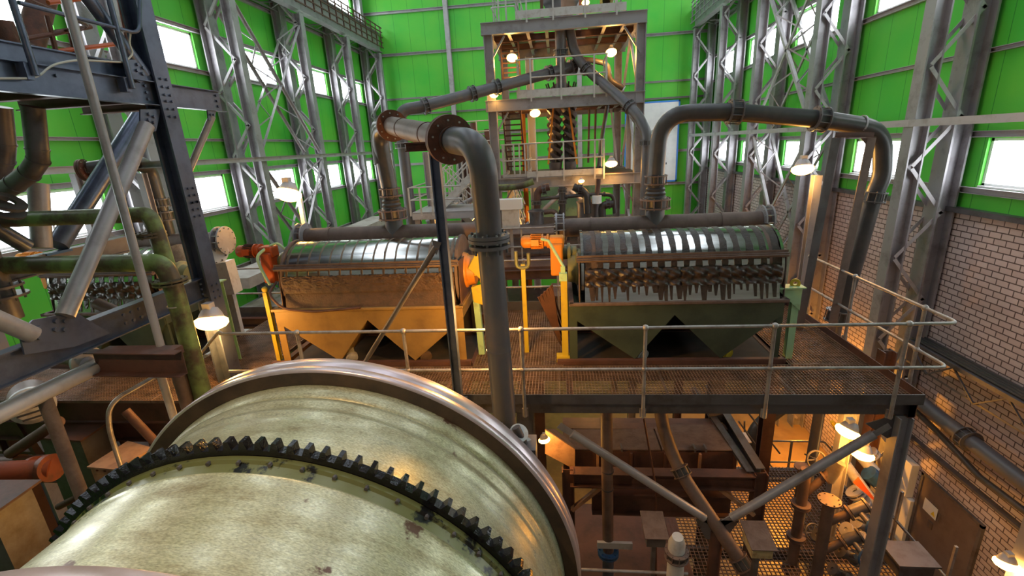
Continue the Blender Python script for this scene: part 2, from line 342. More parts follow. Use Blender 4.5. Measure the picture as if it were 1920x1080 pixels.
# trussed building columns
def column(x0,x1,y,side):
    s=1 if side=='left' else -1
    t=root('building_column',(x0,y,FL),'','building column','trussed columns of the hall walls',kind='structure')
    b=M(); b.ib((x0,y,FL),(x0,y,6.1),.34,.36,(1,0,0)); obj('front_post',b,'steel',t)
    b=M(); b.ib((x1,y,FL),(x1,y,ZT),.44,.42,(1,0,0)); obj('rear_post',b,'steel',t)
    b=M()
    for dy in (-.16,.16):
        z=FL+.4;k=0
        while z<5.8:
            a,c=(x0,x1) if k%2 else (x1,x0); b.bar((a,y+dy,z),(c,y+dy,z+1.12),.012,.10,(0,1,0)) if 0 else b.an((a,y+dy,z),(c,y+dy,z+1.12),.085,(0,1,0)); z+=1.12;k+=1
    obj('lacing',b,'steelL',t)
    return t
for i,y in enumerate(COLY):
    for side in ('left','right'):
        t=column(-11.35 if side=='left' else 8.5,-12.25 if side=='left' else 9.38,y,side)
        t['label']='grey trussed column at the %s wall, %s from the back'%(side,('nearest the camera, sixth','fifth','fourth','third','second','last')[i])
# struts and cross bracing between the front posts
def strut(x,y0,y1,z,side,lab):
    b=M(); b.ch((x,y0,z),(x,y1,z),.1,.16); obj('wall_strut',b,'steelL',label=lab,cat='strut',group='struts along the %s columns'%side,kind='structure')
for side,x in (('left',-11.15),('right',8.3)):
    for i in range(5): strut(x,COLY[i],COLY[i+1],0.0,side,'pale horizontal strut on the %s wall columns, %s bay from the camera'%(side,('first','second','third','fourth','farthest')[i]))
def xbrace(x,y0,z0,y1,z1,lab,lat=True):            # latticed cross: each diagonal two angles laced together
    t=root('cross_brace',(x,(y0+y1)/2,z0),lab,'cross brace','latticed cross braces',kind='structure')
    for (a,c) in (((y0,z0),(y1,z1)),((y0,z1),(y1,z0))):
        b=M()
        for dx in (0,.75): b.an((x+(dx if x>0 else -dx),a[0],a[1]),(x+(dx if x>0 else -dx),c[0],c[1]),.11,(1,0,0))
        obj('diagonal',b,'steelL',t)
        b=M(); k=8
        for i in range(k):
            u,w=i/k,(i+1)/k; p=V((x,a[0]+(c[0]-a[0])*u,a[1]+(c[1]-a[1])*u)); q=V((x+(.75 if x>0 else -.75),a[0]+(c[0]-a[0])*w,a[1]+(c[1]-a[1])*w))
            if i%2: p.x,q.x=q.x,p.x
            b.an(p,q,.05)
        obj('lacing',b,'steelL',t)
xbrace(-11.35,17.7,.2,22.4,5.6,'latticed X brace between the left wall columns, above the strut')
xbrace(-11.35,17.7,-6,22.4,-.2,'latticed X brace between the left wall columns, below the strut')
xbrace(8.5,17.7,.2,22.4,5.6,'latticed X brace between the right wall columns, above the strut')
xbrace(8.5,17.7,-6,22.4,-.2,'latticed X brace between the right wall columns, below the strut')
# crane runway girders
for side,x in (('left',-11.35),('right',8.5)):
    t=root('crane_runway',(x,20,6.1),'grey crane runway girder high on the %s columns'%side,'crane girder',kind='structure')
    b=M(); b.ib((x,YN,6.75),(x,YB-.2,6.75),.36,1.1); obj('girder',b,'steel',t)
    b=M(); b.box((x-.04,YN,7.3),(x+.04,YB-.2,7.42)); obj('rail_head',b,'brown',t)
    s=1 if x<0 else -1; b=M()
    b.box((x-s*.8,YN,7.22),(x-s*.1,YB-.2,7.28)); 
    for i in range(30): b.an((x-s*.9,4+i,6.2),(x-s*.1,4+i+(.5 if i%2 else -.5),6.3),.05)
    b.an((x-s*.9,YN,6.2),(x-s*.9,YB-.2,6.2),.1); obj('walk_plate',b,'steel',t)
    b=M()
    for z in (6.45,6.75,7.05,7.35,7.6): b.bar((x+s*.3,YN,z),(x+s*.3,YB-.3,z),.05,.05)
    for i in range(34): b.bar((x+s*.3,6+i*.8,6.4),(x+s*.3,6+i*.8,7.65),.06,.05)
    obj('conductor_guard',b,'brown' if side=='left' else 'steel',t)
# banner on the back wall
t=root('banner',(6.5,YB-.2,-2.88),'large white banner with blue edge and a blue and grey swoosh on the back wall','banner')
b=M(); b.box((4.4,YB-.19,-2.88),(7.85,YB-.17,2.2)); obj('sheet',b,'bannerw',t)
b=M()
for a,c in (((4.4,-2.88),(7.85,-2.78)),((4.4,2.1),(7.85,2.2)),((4.4,-2.88),(4.5,2.2)),((7.75,-2.88),(7.85,2.2))): b.box((a[0],YB-.2,a[1]),(c[0],YB-.19,c[1]))
obj('border',b,'banblue',t)
def swoosh(p0,p1,p2,w0,nm,m):
    b=M(); L=[];R_=[]
    for k in range(17):
        u=k/16; q=V(p0)*(1-u)**2+V(p1)*2*u*(1-u)+V(p2)*u*u; d=(V(p1)-V(p0))*(1-u)+(V(p2)-V(p1))*u; nn=V((-d.z,0,d.x)).normalized()*w0*sin(pi*min(1,u*.9+.08)); L.append(q+nn);R_.append(q-nn)
    b.plate(L+R_[::-1],.006); obj(nm,b,m,t)
yb=YB-.2
swoosh((5.75,yb,-1.3),(6.0,yb,.2),(7.3,yb,.55),.17,'blue_swoosh','banblue'); swoosh((5.2,yb,-.9),(5.5,yb,.25),(6.7,yb,.62),.10,'grey_swoosh','bangrey')
for i in range(5): b=M(); b.box((5.0+i*.46,yb-.003,-1.75),(5.32+i*.46,yb+.003,-1.62)); obj('banner_print',b,'print',t)
# ledge and ducts along the left wall, brick wall fittings on the right
b=M(); b.box((-11.05,13.5,-3.95),(-9.9,27,-3.6)); obj('concrete_ledge',b,'concrete',label='long dusty concrete ledge along the green left wall',cat='ledge')
b=M(); b.box((-11.05,10.6,-5.6),(-9.4,21,-4.9)); obj('concrete_ledge',b,'concrete',label='lower dusty concrete ledge behind the handrail on the left',cat='ledge')
# ================================================================ ball mill
MX,MZ=-2.576,-4.812
t=root('ball_mill',(MX,3,FL),'huge pale green ball mill with black ring gear and bare steel tyre','ball mill')
ax=V((0,1,0))
b=M(); b.lathe((MX,0,MZ),ax,[(0,1.0),(2.1,1.0),(2.482,1.3),(2.482,2.80),(2.50,2.83),(2.482,2.86),(2.482,3.55),(2.49,3.60),(2.482,3.66),(2.50,3.70),(2.50,3.76),(2.485,3.78),(2.485,3.83),(2.515,3.87),(2.515,3.93),(2.50,3.95),(2.53,3.98),(2.56,4.15),(2.56,4.3),(2.2,4.37),(1.2,4.6),(0,4.6)],160)
obj('shell',b,'shell',t,sm=50)
def tyre(y0,y1):
    b=M(); R=2.734; b.lathe((MX,0,MZ),ax,[(R-.035,y0),(R-.012,y0+.004),(R,y0+.02),(R,y0+.09),(R-.012,y0+.10),(R-.012,y0+.112),(R,y0+.122),(R,y1-.02),(R-.02,y1)],200)
    o=obj('running_tyre',b,'tyre',t,sm=60,label='bare shiny running tyre'); b=M()
    b.lathe((MX,0,MZ),ax,[(2.545,y0+.03),(2.56,y0+.004),(R-.035,y0)],200); b.lathe((MX,0,MZ),ax,[(2.55,y1),(R-.02,y1)],200); obj('tyre_side',b,'tyreD',o)
tyre(4.107,4.391); tyre(1.45,1.795)
# ring gear
N=122; b=M(); R0,R1=2.582,2.656; vs=[];y0,y1=3.0,3.085
for k in range(N):
    for a,r in ((-.5,R0),(-.27,R0),(-.155,R1-.012),(-.13,R1),(.13,R1),(.155,R1-.012),(.27,R0)):
        an=2*pi*(k+a)/N; vs.append((r*sin(an),r*cos(an)))
n_=len(vs); Q=[V((MX+x,y0,MZ+z)) for x,z in vs]+[V((MX+x,y1,MZ+z)) for x,z in vs]+[V((MX+x*2.5/math.hypot(x,z),y0,MZ+z*2.5/math.hypot(x,z))) for x,z in vs]
fs=[(i,(i+1)%n_,(i+1)%n_+n_,i+n_) for i in range(n_)]+[(i+2*n_,(i+1)%n_+2*n_,(i+1)%n_,i) for i in range(n_)]+[tuple(range(n_,2*n_))]
b.add(Q,fs); g=obj('ring_gear',b,'black',t,label='greasy black ring gear with trapezoid teeth',sm=25)
b=M(); b.lathe((MX,0,MZ),ax,[(2.475,2.80),(2.492,2.87),(2.505,2.93),(2.533,2.945),(2.533,2.995),(2.5,2.995)],160); o=obj('gear_flange',b,'oily',t,label='oily olive green gear flange')
for k in range(60):
    a_=2*pi*k/60; q=V((MX+2.517*sin(a_),2.945,MZ+2.517*cos(a_))); b=M(); b.cyl(q,q+V((0,-.032,0)),.018,6); obj('flange_bolt',b,'steelD',o)
# steel lugs beside the tyre: thrust roller with two discs
t=root('thrust_roller',P(985,810,Y=4.7),'small thrust roller assembly with two pale discs behind the mill tyre','roller')
p=P(968,815,Y=4.65);q=P(1003,815,Y=4.65); b=M(); ring(b,p+V((.03,0,.02)),(.35,-.5,.8),.02,.11,.03); ring(b,p+V((.10,-.02,-.13)),(.35,-.5,.8),.02,.10,.03); obj('roller_disc',b,'railL',t)
b=M(); b.cyl(p+V((.0,0,.1)),p+V((.14,-.03,-.25)),.05,14); b.bar(p+V((-.25,0,.02)),p+V((.05,0,0)),.07,.06); b.bar(p+V((-.2,0,.14)),p+V((-.1,0,-.3)),.05,.1); b.bar(p+V((.1,0,-.1)),V((p.x+.1,p.y,FL)),.25,.3,(0,1,0)); obj('bracket',b,'steelD',t)
# ================================================================ platform
PX0,PX1,PY0,PY1=-10.2,4.55,5.72,9.45
t=root('grating_platform',(-2.8,7.6,FL),'large brown steel platform with open grating carrying the magnetic separators','platform')
def grating(x0,x1,y0,y1,px=.046,py=.033,lab=None):
    b=M(); z=DK; i=x0
    while i<x1: b.box((i,y0,z-.028),(i+.006,y1,z)); i+=px
    i=y0
    while i<y1: b.box((x0,i,z-.012),(x1,i+.006,z-.001)); i+=py
    for a,c in (((x0,y0),(x1,y0+.008)),((x0,y1-.008),(x1,y1)),((x0,y0),(x0+.008,y1)),((x1-.008,y0),(x1,y1))): b.box((a[0],a[1],z-.04),(c[0],c[1],z+.003))
    return obj('grating',b,'grate',t)
xs=[-10.2,-8.2,-6.2,-4.9,-3.3,-1.7,-.05,1.45,3.1,4.54]
for i in range(9): grating(xs[i]+.004,xs[i+1]-.004,PY0,6.80,.046,.046)
grating(-6.45,-5.0,6.82,PY1,.046,.046); grating(-1.45,.02,6.82,8.1,.046,.046); grating(-1.45,.02,8.12,PY1,.046,.046); grating(3.42,4.54,6.82,8.1,.046,.046); grating(3.42,4.54,8.12,PY1,.046,.046)
b=M(); b.box((-4.75,5.70,DK-.03),(PX1,5.715,-3.285)); obj('toe_board',b,'steelD',t)
b=M(); b.box((PX1-.012,5.72,DK-.03),(PX1,PY1,-3.285)); obj('toe_board',b,'brown',t)
b=M(); b.box((PX0,PY1,DK-.03),(PX1,PY1+.012,-3.2)); obj('toe_board',b,'steelD',t)
b=M(); b.ch((-4.6,5.80,-3.53),(PX1-.05,5.80,-3.53),-.09,.2); obj('edge_beam',b,'steelD',t)
b=M(); b.ch((PX1-.06,5.72,-3.53),(PX1-.06,PY1,-3.53),-.08,.2); obj('edge_beam',b,'brown',t)
for y in (6.85,8.35,9.4):
    b=M(); b.ib((PX0,y,-3.55),(PX1-.06,y,-3.55),.12,.22); obj('joist',b,'brown',t)
for x in (-9.6,-6.45,-4.9,-1.5,.1,3.4): 
    b=M(); b.ib((x,5.85,-3.55),(x,9.4,-3.55),.1,.22); obj('joist',b,'brown',t)
for x,y,m in ((4.40,5.78,'steel'),(4.37,9.3,'brown'),(-.55,5.95,'steelD'),(-4.7,9.3,'brown'),(-.55,9.3,'brown'),(-9.6,9.3,'brown'),(2.9,8.3,'steelD')):
    b=M(); b.ib((x,y,FL),(x,y,-3.64 if y<6 else -3.66),.17 if x==4.40 else .24,.17 if x==4.40 else .24,(1,0,0) if y<5.9 else (0,1,0)); obj('column',b,m,t)
    b=M(); b.box((x-.2,y-.2,FL),(x+.2,y+.2,FL+.03)); obj('base_plate',b,m,t)
def strutc(p,q,r,nm,m='steel',par=None):
    b=M(); d=(q-p).normalized(); b.tube([p+d*.22,q-d*.22],r,14); n=V((0,1,0)).cross(d)
    for a,s in ((p,1),(q,-1)): b.plate([a+n*.8*r,a+d*s*.3+n*.8*r,a+d*s*.3-n*.8*r,a-n*.8*r],.016)
    return obj(nm,b,m,par or t)
ap=P(1345,985,Y=5.8); p1=P(1048,797,Y=5.8); p2=P(1668,797,Y=5.8)
strutc(p1,ap+V((-.02,0,0)),.062,'knee_brace'); strutc(p2,ap+V((.02,0,0)),.062,'knee_brace')
b=M(); b.plate([ap+V((-.32,0,.1)),ap+V((.3,0,.1)),ap+V((.12,0,-.25)),ap+V((-.15,0,-.25))],.016); obj('gusset_plate',b,'steelD',t)
b=M(); b.plate([p2+V((-.3,0,.02)),p2+V((.15,0,.2)),p2+V((.25,0,-.05)),p2+V((0,0,-.2))],.014); obj('gusset_plate',b,'steelD',t)
b=M(); b.tube([ap+V((0,0,-.1)),V((ap.x,5.8,FL))],.09,14); obj('stub_column',b,'brown',t)
# handrails
def railrun(t,pts,zs,loops=True,r=.021,m='rail'):
    for z,nm in zip(zs,('top_rail','mid_rail','low_rail')):
        b=M(); b.tube(arc([V((x,y,z)) for x,y in pts],.12,6),r,10); obj(nm,b,m,t)
def railpost(t,x,y,z0,z1,zm,m='rail',r=.024):
    b=M(); b.tube([(x,y,z0),(x,y,z1-.02)],r,10); b.ball((x,y,z1),r*1.75,12); b.ball((x,y,zm),r*1.6,12)
    b.bar((x-.04,y+.02,z0+.06),(x+.04,y+.02,z0+.06),.03,.12); obj('rail_post',b,m,t)
t=root('handrail',(0,5.67,DK),'dull galvanised handrail along the front edge of the grating platform, wrapping the right corner','handrail')
ZR,ZM=-2.30,-2.88
railrun(t,[(-4.75,5.655),(4.70,5.655),(4.70,9.1)],(ZR,ZM))
for x in (-3.61,-2.11,-.53,1.06,2.62,4.15): railpost(t,x,5.655,-3.60,ZR,ZM)
for y in (6.2,7.7,9.1): railpost(t,4.70,y,-3.45,ZR,ZM)
b=M(); b.tube(arc([(-4.70,5.655,ZR),P(410,622,Y=5.66),P(372,668,Y=5.66),P(372,668,Y=5.66)+V((0,0,-1.2))],.1),.021,10); obj('end_loop',b,'rail',t)
t=root('handrail',(-6,9.4,DK),'thin handrail along the rear left edge of the platform beside the green wall','handrail')
railrun(t,[(-7.6,9.45),(-4.85,9.45)],(ZR,ZM),m='rail')
for x in (-7.5,-6.0,-5.1): railpost(t,x,9.45,-3.4,ZR,ZM)
t=root('handrail',(-.7,9.4,DK),'thin grey handrail closing the gap behind the two middle separators','handrail')
railrun(t,[(-1.5,9.45),(.1,9.45)],(ZR,ZM),m='rail')
for x in (-1.4,-.75,-.05): railpost(t,x,9.45,-3.4,ZR,ZM)
t=root('handrail',(4.2,9.4,DK),'short handrail at the rear right corner of the platform by the brick wall','handrail')
railrun(t,[(3.5,9.55),(4.3,9.55)],(ZR,ZM),m='rail')
for x in (3.6,4.2): railpost(t,x,9.55,-3.4,ZR,ZM)
# ================================================================ magnetic drum separators
def separator(x0,lab,hop,kind,motor_m,bands=15,W=3.12):
    x1=x0+W; t=root('magnetic_separator',(x0+W/2,7.6,DK),lab,'magnetic separator','drum magnetic separators')
    yc,zc,R=7.56,-1.98,.58; xa,xb=x0+.2,x1-.08
    # tank hopper with twin V bottoms
    b=M(); ax0,ax1=x0,x1; zt,zm,zb=-2.40,-2.62,-3.33; m0,m1,mc=x0+.311*W,x0+.728*W,x0+.497*W
    poly=[(ax0+.0,zt),(ax1,zt),(ax1,zm),(m1,zb),(mc,zm+.02),(m0,zb),(ax0,zm)]
    for y,th in ((6.90,.012),(8.25,.012)): b.plate([V((x,y,z)) for x,z in poly],th)
    for a,c in (((ax0,zm),(m0,zb)),((m0,zb),(mc,zm+.02)),((mc,zm+.02),(m1,zb)),((m1,zb),(ax1,zm)),((ax0,zt),(ax0,zm)),((ax1,zt),(ax1,zm))):
        b.plate([V((a[0],6.9,a[1])),V((c[0],6.9,c[1])),V((c[0],8.25,c[1])),V((a[0],8.25,a[1]))],.01)
    obj('hopper_tank',b,hop,t)
    b=M()
    for a,c in (((x0-.05,6.84),(x1+.05,6.90)),((x0-.05,8.22),(x1+.05,8.30)),((x0-.05,6.84),(x0+.03,8.3)),((x1-.03,6.84),(x1+.05,8.3))): b.box((a[0],a[1],-2.42),(c[0],c[1],-2.37))
    obj('tank_rim',b,'dust' if kind=='wet' else hop,t,bev=.01)
    for x in (x0+.03,x1-.03):
        for y in (6.93,8.22):
            b=M(); b.an((x,y,DK),(x,y,-2.42),.08 if x>x0+1 else .08,(0,1,0)); b.bar((x,y,DK),(x,y,-2.42),.09,.02,(0,1,0)); obj('leg',b,hop,t)
    b=M(); b.ch((x0-.25,6.86,DK+.02),(x1+.1,6.86,DK+.02),-.08,.09); b.ch((x0-.25,8.28,DK+.02),(x1+.1,8.28,DK+.02),.08,.09); obj('base_frame',b,'brown',t)
    for m in (m0,m1):                                # drain spouts under the V bottoms
        b=M(); b.tube([(m,7.3,zb+.08),(m+.16,7.0,zb-.0)],.06,12); ring(b,V((m+.15,7.02,zb)),(.16,-.3,-.08),.05,.10,.02,16); ring(b,V((m+.13,7.06,zb+.01)),(.16,-.3,-.08),.05,.10,.02,16); obj('drain_spout',b,'railL' if m==m0 else 'yellow' if kind=='wet' else 'pipeB',t)
    b=M(); b.box((x0+.05,8.30,DK),(x1-.05,8.32,-2.4)); b.box((x0-.05,6.92,DK-.06),(x1+.05,8.3,DK-.04)); obj('shade_skirt',b,'underside_shade',t)  # dark sheets added as painted shade behind and below the V bottoms
    # drum
    b=M(); b.cyl((xa,yc,zc),(xb,yc,zc),R,96); d=obj('drum',b,'inox',t,label='polished steel drum shell',sm=40)
    n=bands; st=(xb-xa-.1)/n; random.seed(int(abs(x0)*10)+3)
    for k in range(n+1):                             # sludge bands carried round the drum
        xx=xa+.05+k*st; b=M(); w0=(.105 if kind=='wet' else .04)*(1.3 if k in(0,n) else 1); L=[];segs=44
        for j in range(segs):
            a=2*pi*j/segs; wa=w0*(.8+.35*random.random()); sh=(random.random()-.5)*.012; L.append((a,xx+sh-wa/2,xx+sh+wa/2))
        vs=[];h=.007 if kind=='wet' else .004
        for a,l0,l1 in L:
            for x_,r_ in ((l0,R-.002),(l0+.006,R+h),(l1-.006,R+h),(l1,R-.002)): vs.append(V((x_,yc+r_*sin(a),zc+r_*cos(a))))
        fs=[(j*4+i,j*4+i+1,((j+1)%segs)*4+i+1,((j+1)%segs)*4+i) for j in range(segs) for i in range(3)]
        b.add(vs,fs); obj('sludge_band',b,'sludge' if kind=='wet' else 'dull',d)
    if kind=='wet':
        b=M(); b.lathe((xa-.002,yc,zc),(1,0,0),[(R+.004,0),(R+.006,.17),(R+.001,.19)],48); b.lathe((xb-.15,yc,zc),(1,0,0),[(R+.001,0),(R+.005,.03),(R+.004,.15)],48); obj('dusty_drum_edge',b,'dust',d)
    # end discs and side plates
    for x,s in ((xa-.03,-1),(xb+.03,1)):
        b=M(); b.cyl((x-.02,yc,zc),(x+.02,yc,zc),R+.03,64); obj('end_disc',b,'dust' if kind=='dry' else 'inox',t)
        b=M(); b.lathe((x,yc,zc),(s,0,0),[(R*.55,0),(R*.5,.08),(.26,.10),(.24,.22),(0,.22)],28); obj('bearing_hub',b,'amber' if kind=='dry' and s>0 else 'olive',t)
        b=M(); b.plate([V((x+s*.05,6.93,-2.4)),V((x+s*.05,8.2,-2.4)),V((x+s*.05,8.15,-1.75)),V((x+s*.05,7.0,-1.68))],.012); obj('side_plate',b,'dust' if kind=='wet' else 'brown',t)
    # crossbar, upper lip, inclined splash plate
    b=M(); b.an((x0+.08,6.97,-1.72),(x1-.0,6.97,-1.72),.07,(0,0,1)); b.box((x0+.08,6.93,-1.75),(x1,6.99,-1.69)); obj('cross_bar',b,'dust',t)
    b=M(); nx,nz=130,22; vs=[]                        # sludge curtain piled on the discharge lip, lumpy
    for j in range(nz+1):
        for i in range(nx+1):
            x=xa+(xb-xa)*i/nx; v=j/nz; y=6.955-.02*v; z=-1.86-.27*v
            ph=(x-xa-.05)/st*2*pi; lump=(.065 if kind=='wet' else .012)*(.4+.6*abs(cos(ph/2))**.5)*(.35+.65*abs(sin(v*pi*1.5+.25*sin(ph*1.3))))
            nzv=(sin(x*23+j*.6)+sin(x*41-j*.9)+random.random()*.5)*.007 if kind=='wet' else random.random()*.03*(1-v)**.5
            vs.append(V((x,y-lump-nzv,z+nzv*.7)))
    b.add(vs,[(j*(nx+1)+i,j*(nx+1)+i+1,(j+1)*(nx+1)+i+1,(j+1)*(nx+1)+i) for j in range(nz) for i in range(nx)]); obj('sludge_curtain',b,'sludge' if kind=='wet' else 'sludgeB',t,sm=70)
    b=M(); b.plate([V((xa,6.965,-2.08)),V((xb,6.965,-2.08)),V((xb,6.88,-2.42)),V((xa,6.88,-2.42))],.008); pl=obj('splash_plate',b,'inox' if kind=='wet' else 'sludgeB',t)
    if kind=='wet':
        for i in range(30):                          # dribbles running down the plate
            x=xa+.04+(xb-xa-.08)*i/30+random.random()*.03; w=.04+.10*random.random(); l=.45+.55*random.random()
            b=M(); a=V((x,6.955,-2.08)); c=V((x+.01,6.955-.083*l,-2.08-.33*l)); b.plate([a,a+V((w,0,0)),c+V((w*(.45+.3*random.random()),0,0)),c+V((w*.2,0,0))],.008); obj('dribble',b,'sludge',pl)
    # feed header pipe behind, with flanged ends
    h0,h1=(x0-.22,x1+.30); b=M(); b.cyl((h0,8.42,-1.47),(h1,8.42,-1.47),.165,32); hp=obj('feed_header',b,'pipeB',t)
    for x,s in ((h0,-1),(h1,1)):
        b=M(); ring(b,(x,8.42,-1.47),(s,0,0),.0,.27,.03,32); ring(b,(x+s*-.13,8.42,-1.47),(s,0,0),.14,.27,.025,32); obj('end_flange',b,'steel',hp)
        
        for k in range(12): b=M(); a_=2*pi*k/12; q=V((x-s*.15,8.42+.235*cos(a_),-1.47+.235*sin(a_))); b.cyl(q,q+V((s*.19,0,0)),.012,6); obj('flange_bolt',b,'bolt',hp)
    for x in (x0+.4,x1-.5):
        b=M(); ring(b,(x,8.42,-1.47),(1,0,0),.155,.178,.03,32); b.bar((x,8.42,-1.64),(x,8.3,-2.4),.06,.06,(0,1,0)); obj('pipe_clamp',b,'pipeB',hp)
    return t,xa,xb,yc,zc,st
tR,xa,xb,yc,zc,st=separator(.17,'right separator with wet black sludge bands, dark green twin hopper and orange-lit left end','oliveD','wet','amber')
tM,ma,mb,_,_,_=separator(-4.70,'middle separator glowing orange, with dry sludge and an ochre twin hopper','ochre','dry','orange')
tL,la,lb,_,_,_=separator(-8.95,'left separator seen through the blue-grey truss','oliveD','wet','amber',10,2.2)
def drive(t,xe,s,m,ylow=7.45,zt=-1.55,labels=True):  # gearmotor on the drum end: finned motor, helical gearbox, torque arm
    m0=V((xe+s*.30,ylow-.05,-1.62))
    b=M(); b.box((xe+s*.12,ylow-.17,-2.05),(xe+s*.32,ylow+.12,-1.52)); b.box((xe+s*.10,ylow-.13,-1.62),(xe+s*.34,ylow+.10,-1.42)); g=obj('gearbox',b,m,t,bev=.03)
    b=M(); b.bolts((xe+s*.34,ylow-.02,-1.52),(s,0,0),.08,4,.012,.02); obj('gearbox_bolts',b,m,g)
    c=V((xe+s*.34,ylow-.02,-1.50)); b=M(); b.lathe(c,(s,0,0),[(0,0),(.115,0),(.115,.03),(.085,.04),(.085,.09),(.12,.09),(.12,.11),(.10,.115),(.10,.30),(.104,.30),(.104,.40),(.085,.43),(.05,.45),(0,.45)],28); mo=obj('motor',b,'amber' if m=='amber' else m,t)
    b=M()
    for k in range(20):
        a=2*pi*k/20; u=V((0,cos(a),sin(a))); b.bar(c+V((s*.12,0,0))+u*.11,c+V((s*.29,0,0))+u*.11,.007,.025,u)
    obj('cooling_fins',b,'brown' if m=='orange' else m,mo)
    b=M(); b.box((xe+s*.5,ylow-.16,-1.55),(xe+s*.62,ylow-.09,-1.45)); obj('terminal_box',b,m,mo)
    b=M(); b.cyl((xe-s*.1,yc,zc+.25),(xe+s*.2,yc,zc+.25),.11,20); b.cyl((xe,yc,zc+.25),(xe+s*.05,yc,zc+.25),.16,20); obj('drive_shaft',b,'olive',t)
drive(tR,.17,-1,'amber'); drive(tM,-4.74,-1,'orange'); drive(tL,-9.0,-1,'amber')
# bearing bracket, right end of the middle separator
b=M(); p=V((-1.40,7.4,-1.98)); b.box(p+V((-.02,-.06,-.05)),p+V((.12,.06,.08))); b.box(p+V((.08,-.1,-.16)),p+V((.2,.08,.12))); b.cyl(p+V((-.2,0,0)),p+V((.15,0,0)),.06,16); b.plate([p+V((.1,-.1,-.1)),p+V((.18,-.1,.3)),p+V((.05,-.1,.35)),p+V((-.1,-.1,.1))],.02); obj('bearing_bracket',b,'yellow',tM,bev=.01)
b=M(); b.box(p+V((-.05,-.16,-.42)),p+V((.14,-.06,-.2))); b.plate([p+V((-.05,-.2,-.2)),p+V((.2,-.2,-.12)),p+V((.12,-.2,-.5)),p+V((-.02,-.2,-.45))],.02); obj('bracket_post_head',b,'yellow',tM)
b=M(); b.bar(p+V((0,-.1,-.4)),V((p.x+.03,p.y-.1,DK)),.10,.10,(0,1,0)); obj('bracket_post',b,'greenL',tM)
# yellow support post with strut and lifting rods, left end of the right separator
t=root('torque_arm_post',(.05,6.98,DK),'yellow steel post with a pale rod at the left end of the right separator','post')
b=M(); b.ib((.05,7.0,DK+.03),(.05,7.0,-1.95),.10,.10,(0,1,0)); b.box((-.09,6.93,DK),(.15,7.08,DK+.1)); obj('post',b,'yellow',t)
b=M(); b.bar((.04,6.93,-1.95),(.04,6.93,-1.80),.07,.04,(0,1,0)); b.box((-.02,6.88,-2.02),(.10,6.98,-1.9)); b.tube([(.06,6.93,-1.82),(-.17,7.05,-1.42),(-.28,7.1,-1.4)],.022,10); obj('tension_rod',b,'greenL',t)
b=M(); b.plate([(-.35,6.95,-2.3),(-.12,6.85,-2.05),(.0,7.3,-3.3),(-.06,7.5,-3.3)],.01)
for k in range(5): 
    a=V((-.35+.05*k,6.94-.02*k,-2.28+.05*k)); b.bar(a,a+V((.33-.03*k,.5,-1.0)),.02,.02)
obj('ribbed_guard',b,'brown',t)
t=root('motor_stand',(-.62,7.3,DK),'thin yellow post with a hook under the amber motor','post'); b=M(); b.ib((-.60,7.35,DK),(-.60,7.35,-1.85),.07,.07,(0,1,0)); obj('post',b,'yellow',t)
b=M(); b.tube(arc([(-.70,7.3,-1.62),(-.70,7.3,-1.9),(-.50,7.3,-1.9),(-.50,7.3,-1.66)],.09),.03,10); obj('hook',b,'olive',t)
t=root('motor_stand',(-5.05,7.3,DK),'yellow post under the orange drive of the middle separator','post'); b=M(); b.ib((-4.95,7.1,DK),(-4.95,7.1,-2.15),.07,.07,(0,1,0)); b.ball((-4.95,7.1,-2.1),.05); obj('post',b,'yellow',t)
# hoses
def hose(name,pts,r,m,lab,cat='hose',grp=None):
    b=M(); b.tube(arc(pts,.15,6),r,10); return obj(name,b,m,label=lab,cat=cat,group=grp)
hose('hose',[(-4.78,7.2,-2.0),(-4.72,6.82,-2.1),(-4.5,6.78,-2.34),(-4.0,6.8,-2.41),(-3.2,6.83,-2.36)],.02,'brown','brown hose lying over the rim of the middle separator')
hose('hose',[(-4.95,7.35,-1.45),(-5.05,7.2,-1.55),(-4.98,7.18,-1.8),(-4.84,7.1,-2.02)],.025,'greenL','pale green hose curving down the orange gearbox')
hose('hose',[(-4.9,7.4,-1.42),(-4.75,7.4,-1.36),(-4.62,7.4,-1.5)],.02,'greenL','short pale green hose arching to the middle drum')
# green stanchion plates
def stanch(x,y,z0,z1,w,lab):
    t=root('green_stanchion',(x,y,DK),lab,'stanchion'); b=M(); b.ib((x,y,DK),(x,y,z1),w,w,(0,1,0)); obj('post',b,'greenL',t)
    b=M(); b.plate([(x-.3,y-.06,z1),(x+.06,y-.06,z1),(x+.06,y-.06,z1-.35)],.012); b.box((x-.32,y-.1,z1),(x+.1,y+.1,z1+.02)); obj('head_plate',b,'greenL',t)
    b=M(); ring(b,(x-.02,y,z1+.06),(.3,1,0),.03,.07,.03,16); obj('lifting_eye',b,'yellow',t)
stanch(P(415,560,Y=7.1).x,7.1,DK,P(425,528,Y=7.1).z,.12,'pale green stanchion with a lifting eye right of the lit floodlight')
stanch(3.50,7.05,DK,-2.25,.1,'light green stanchion at the right end of the right separator')
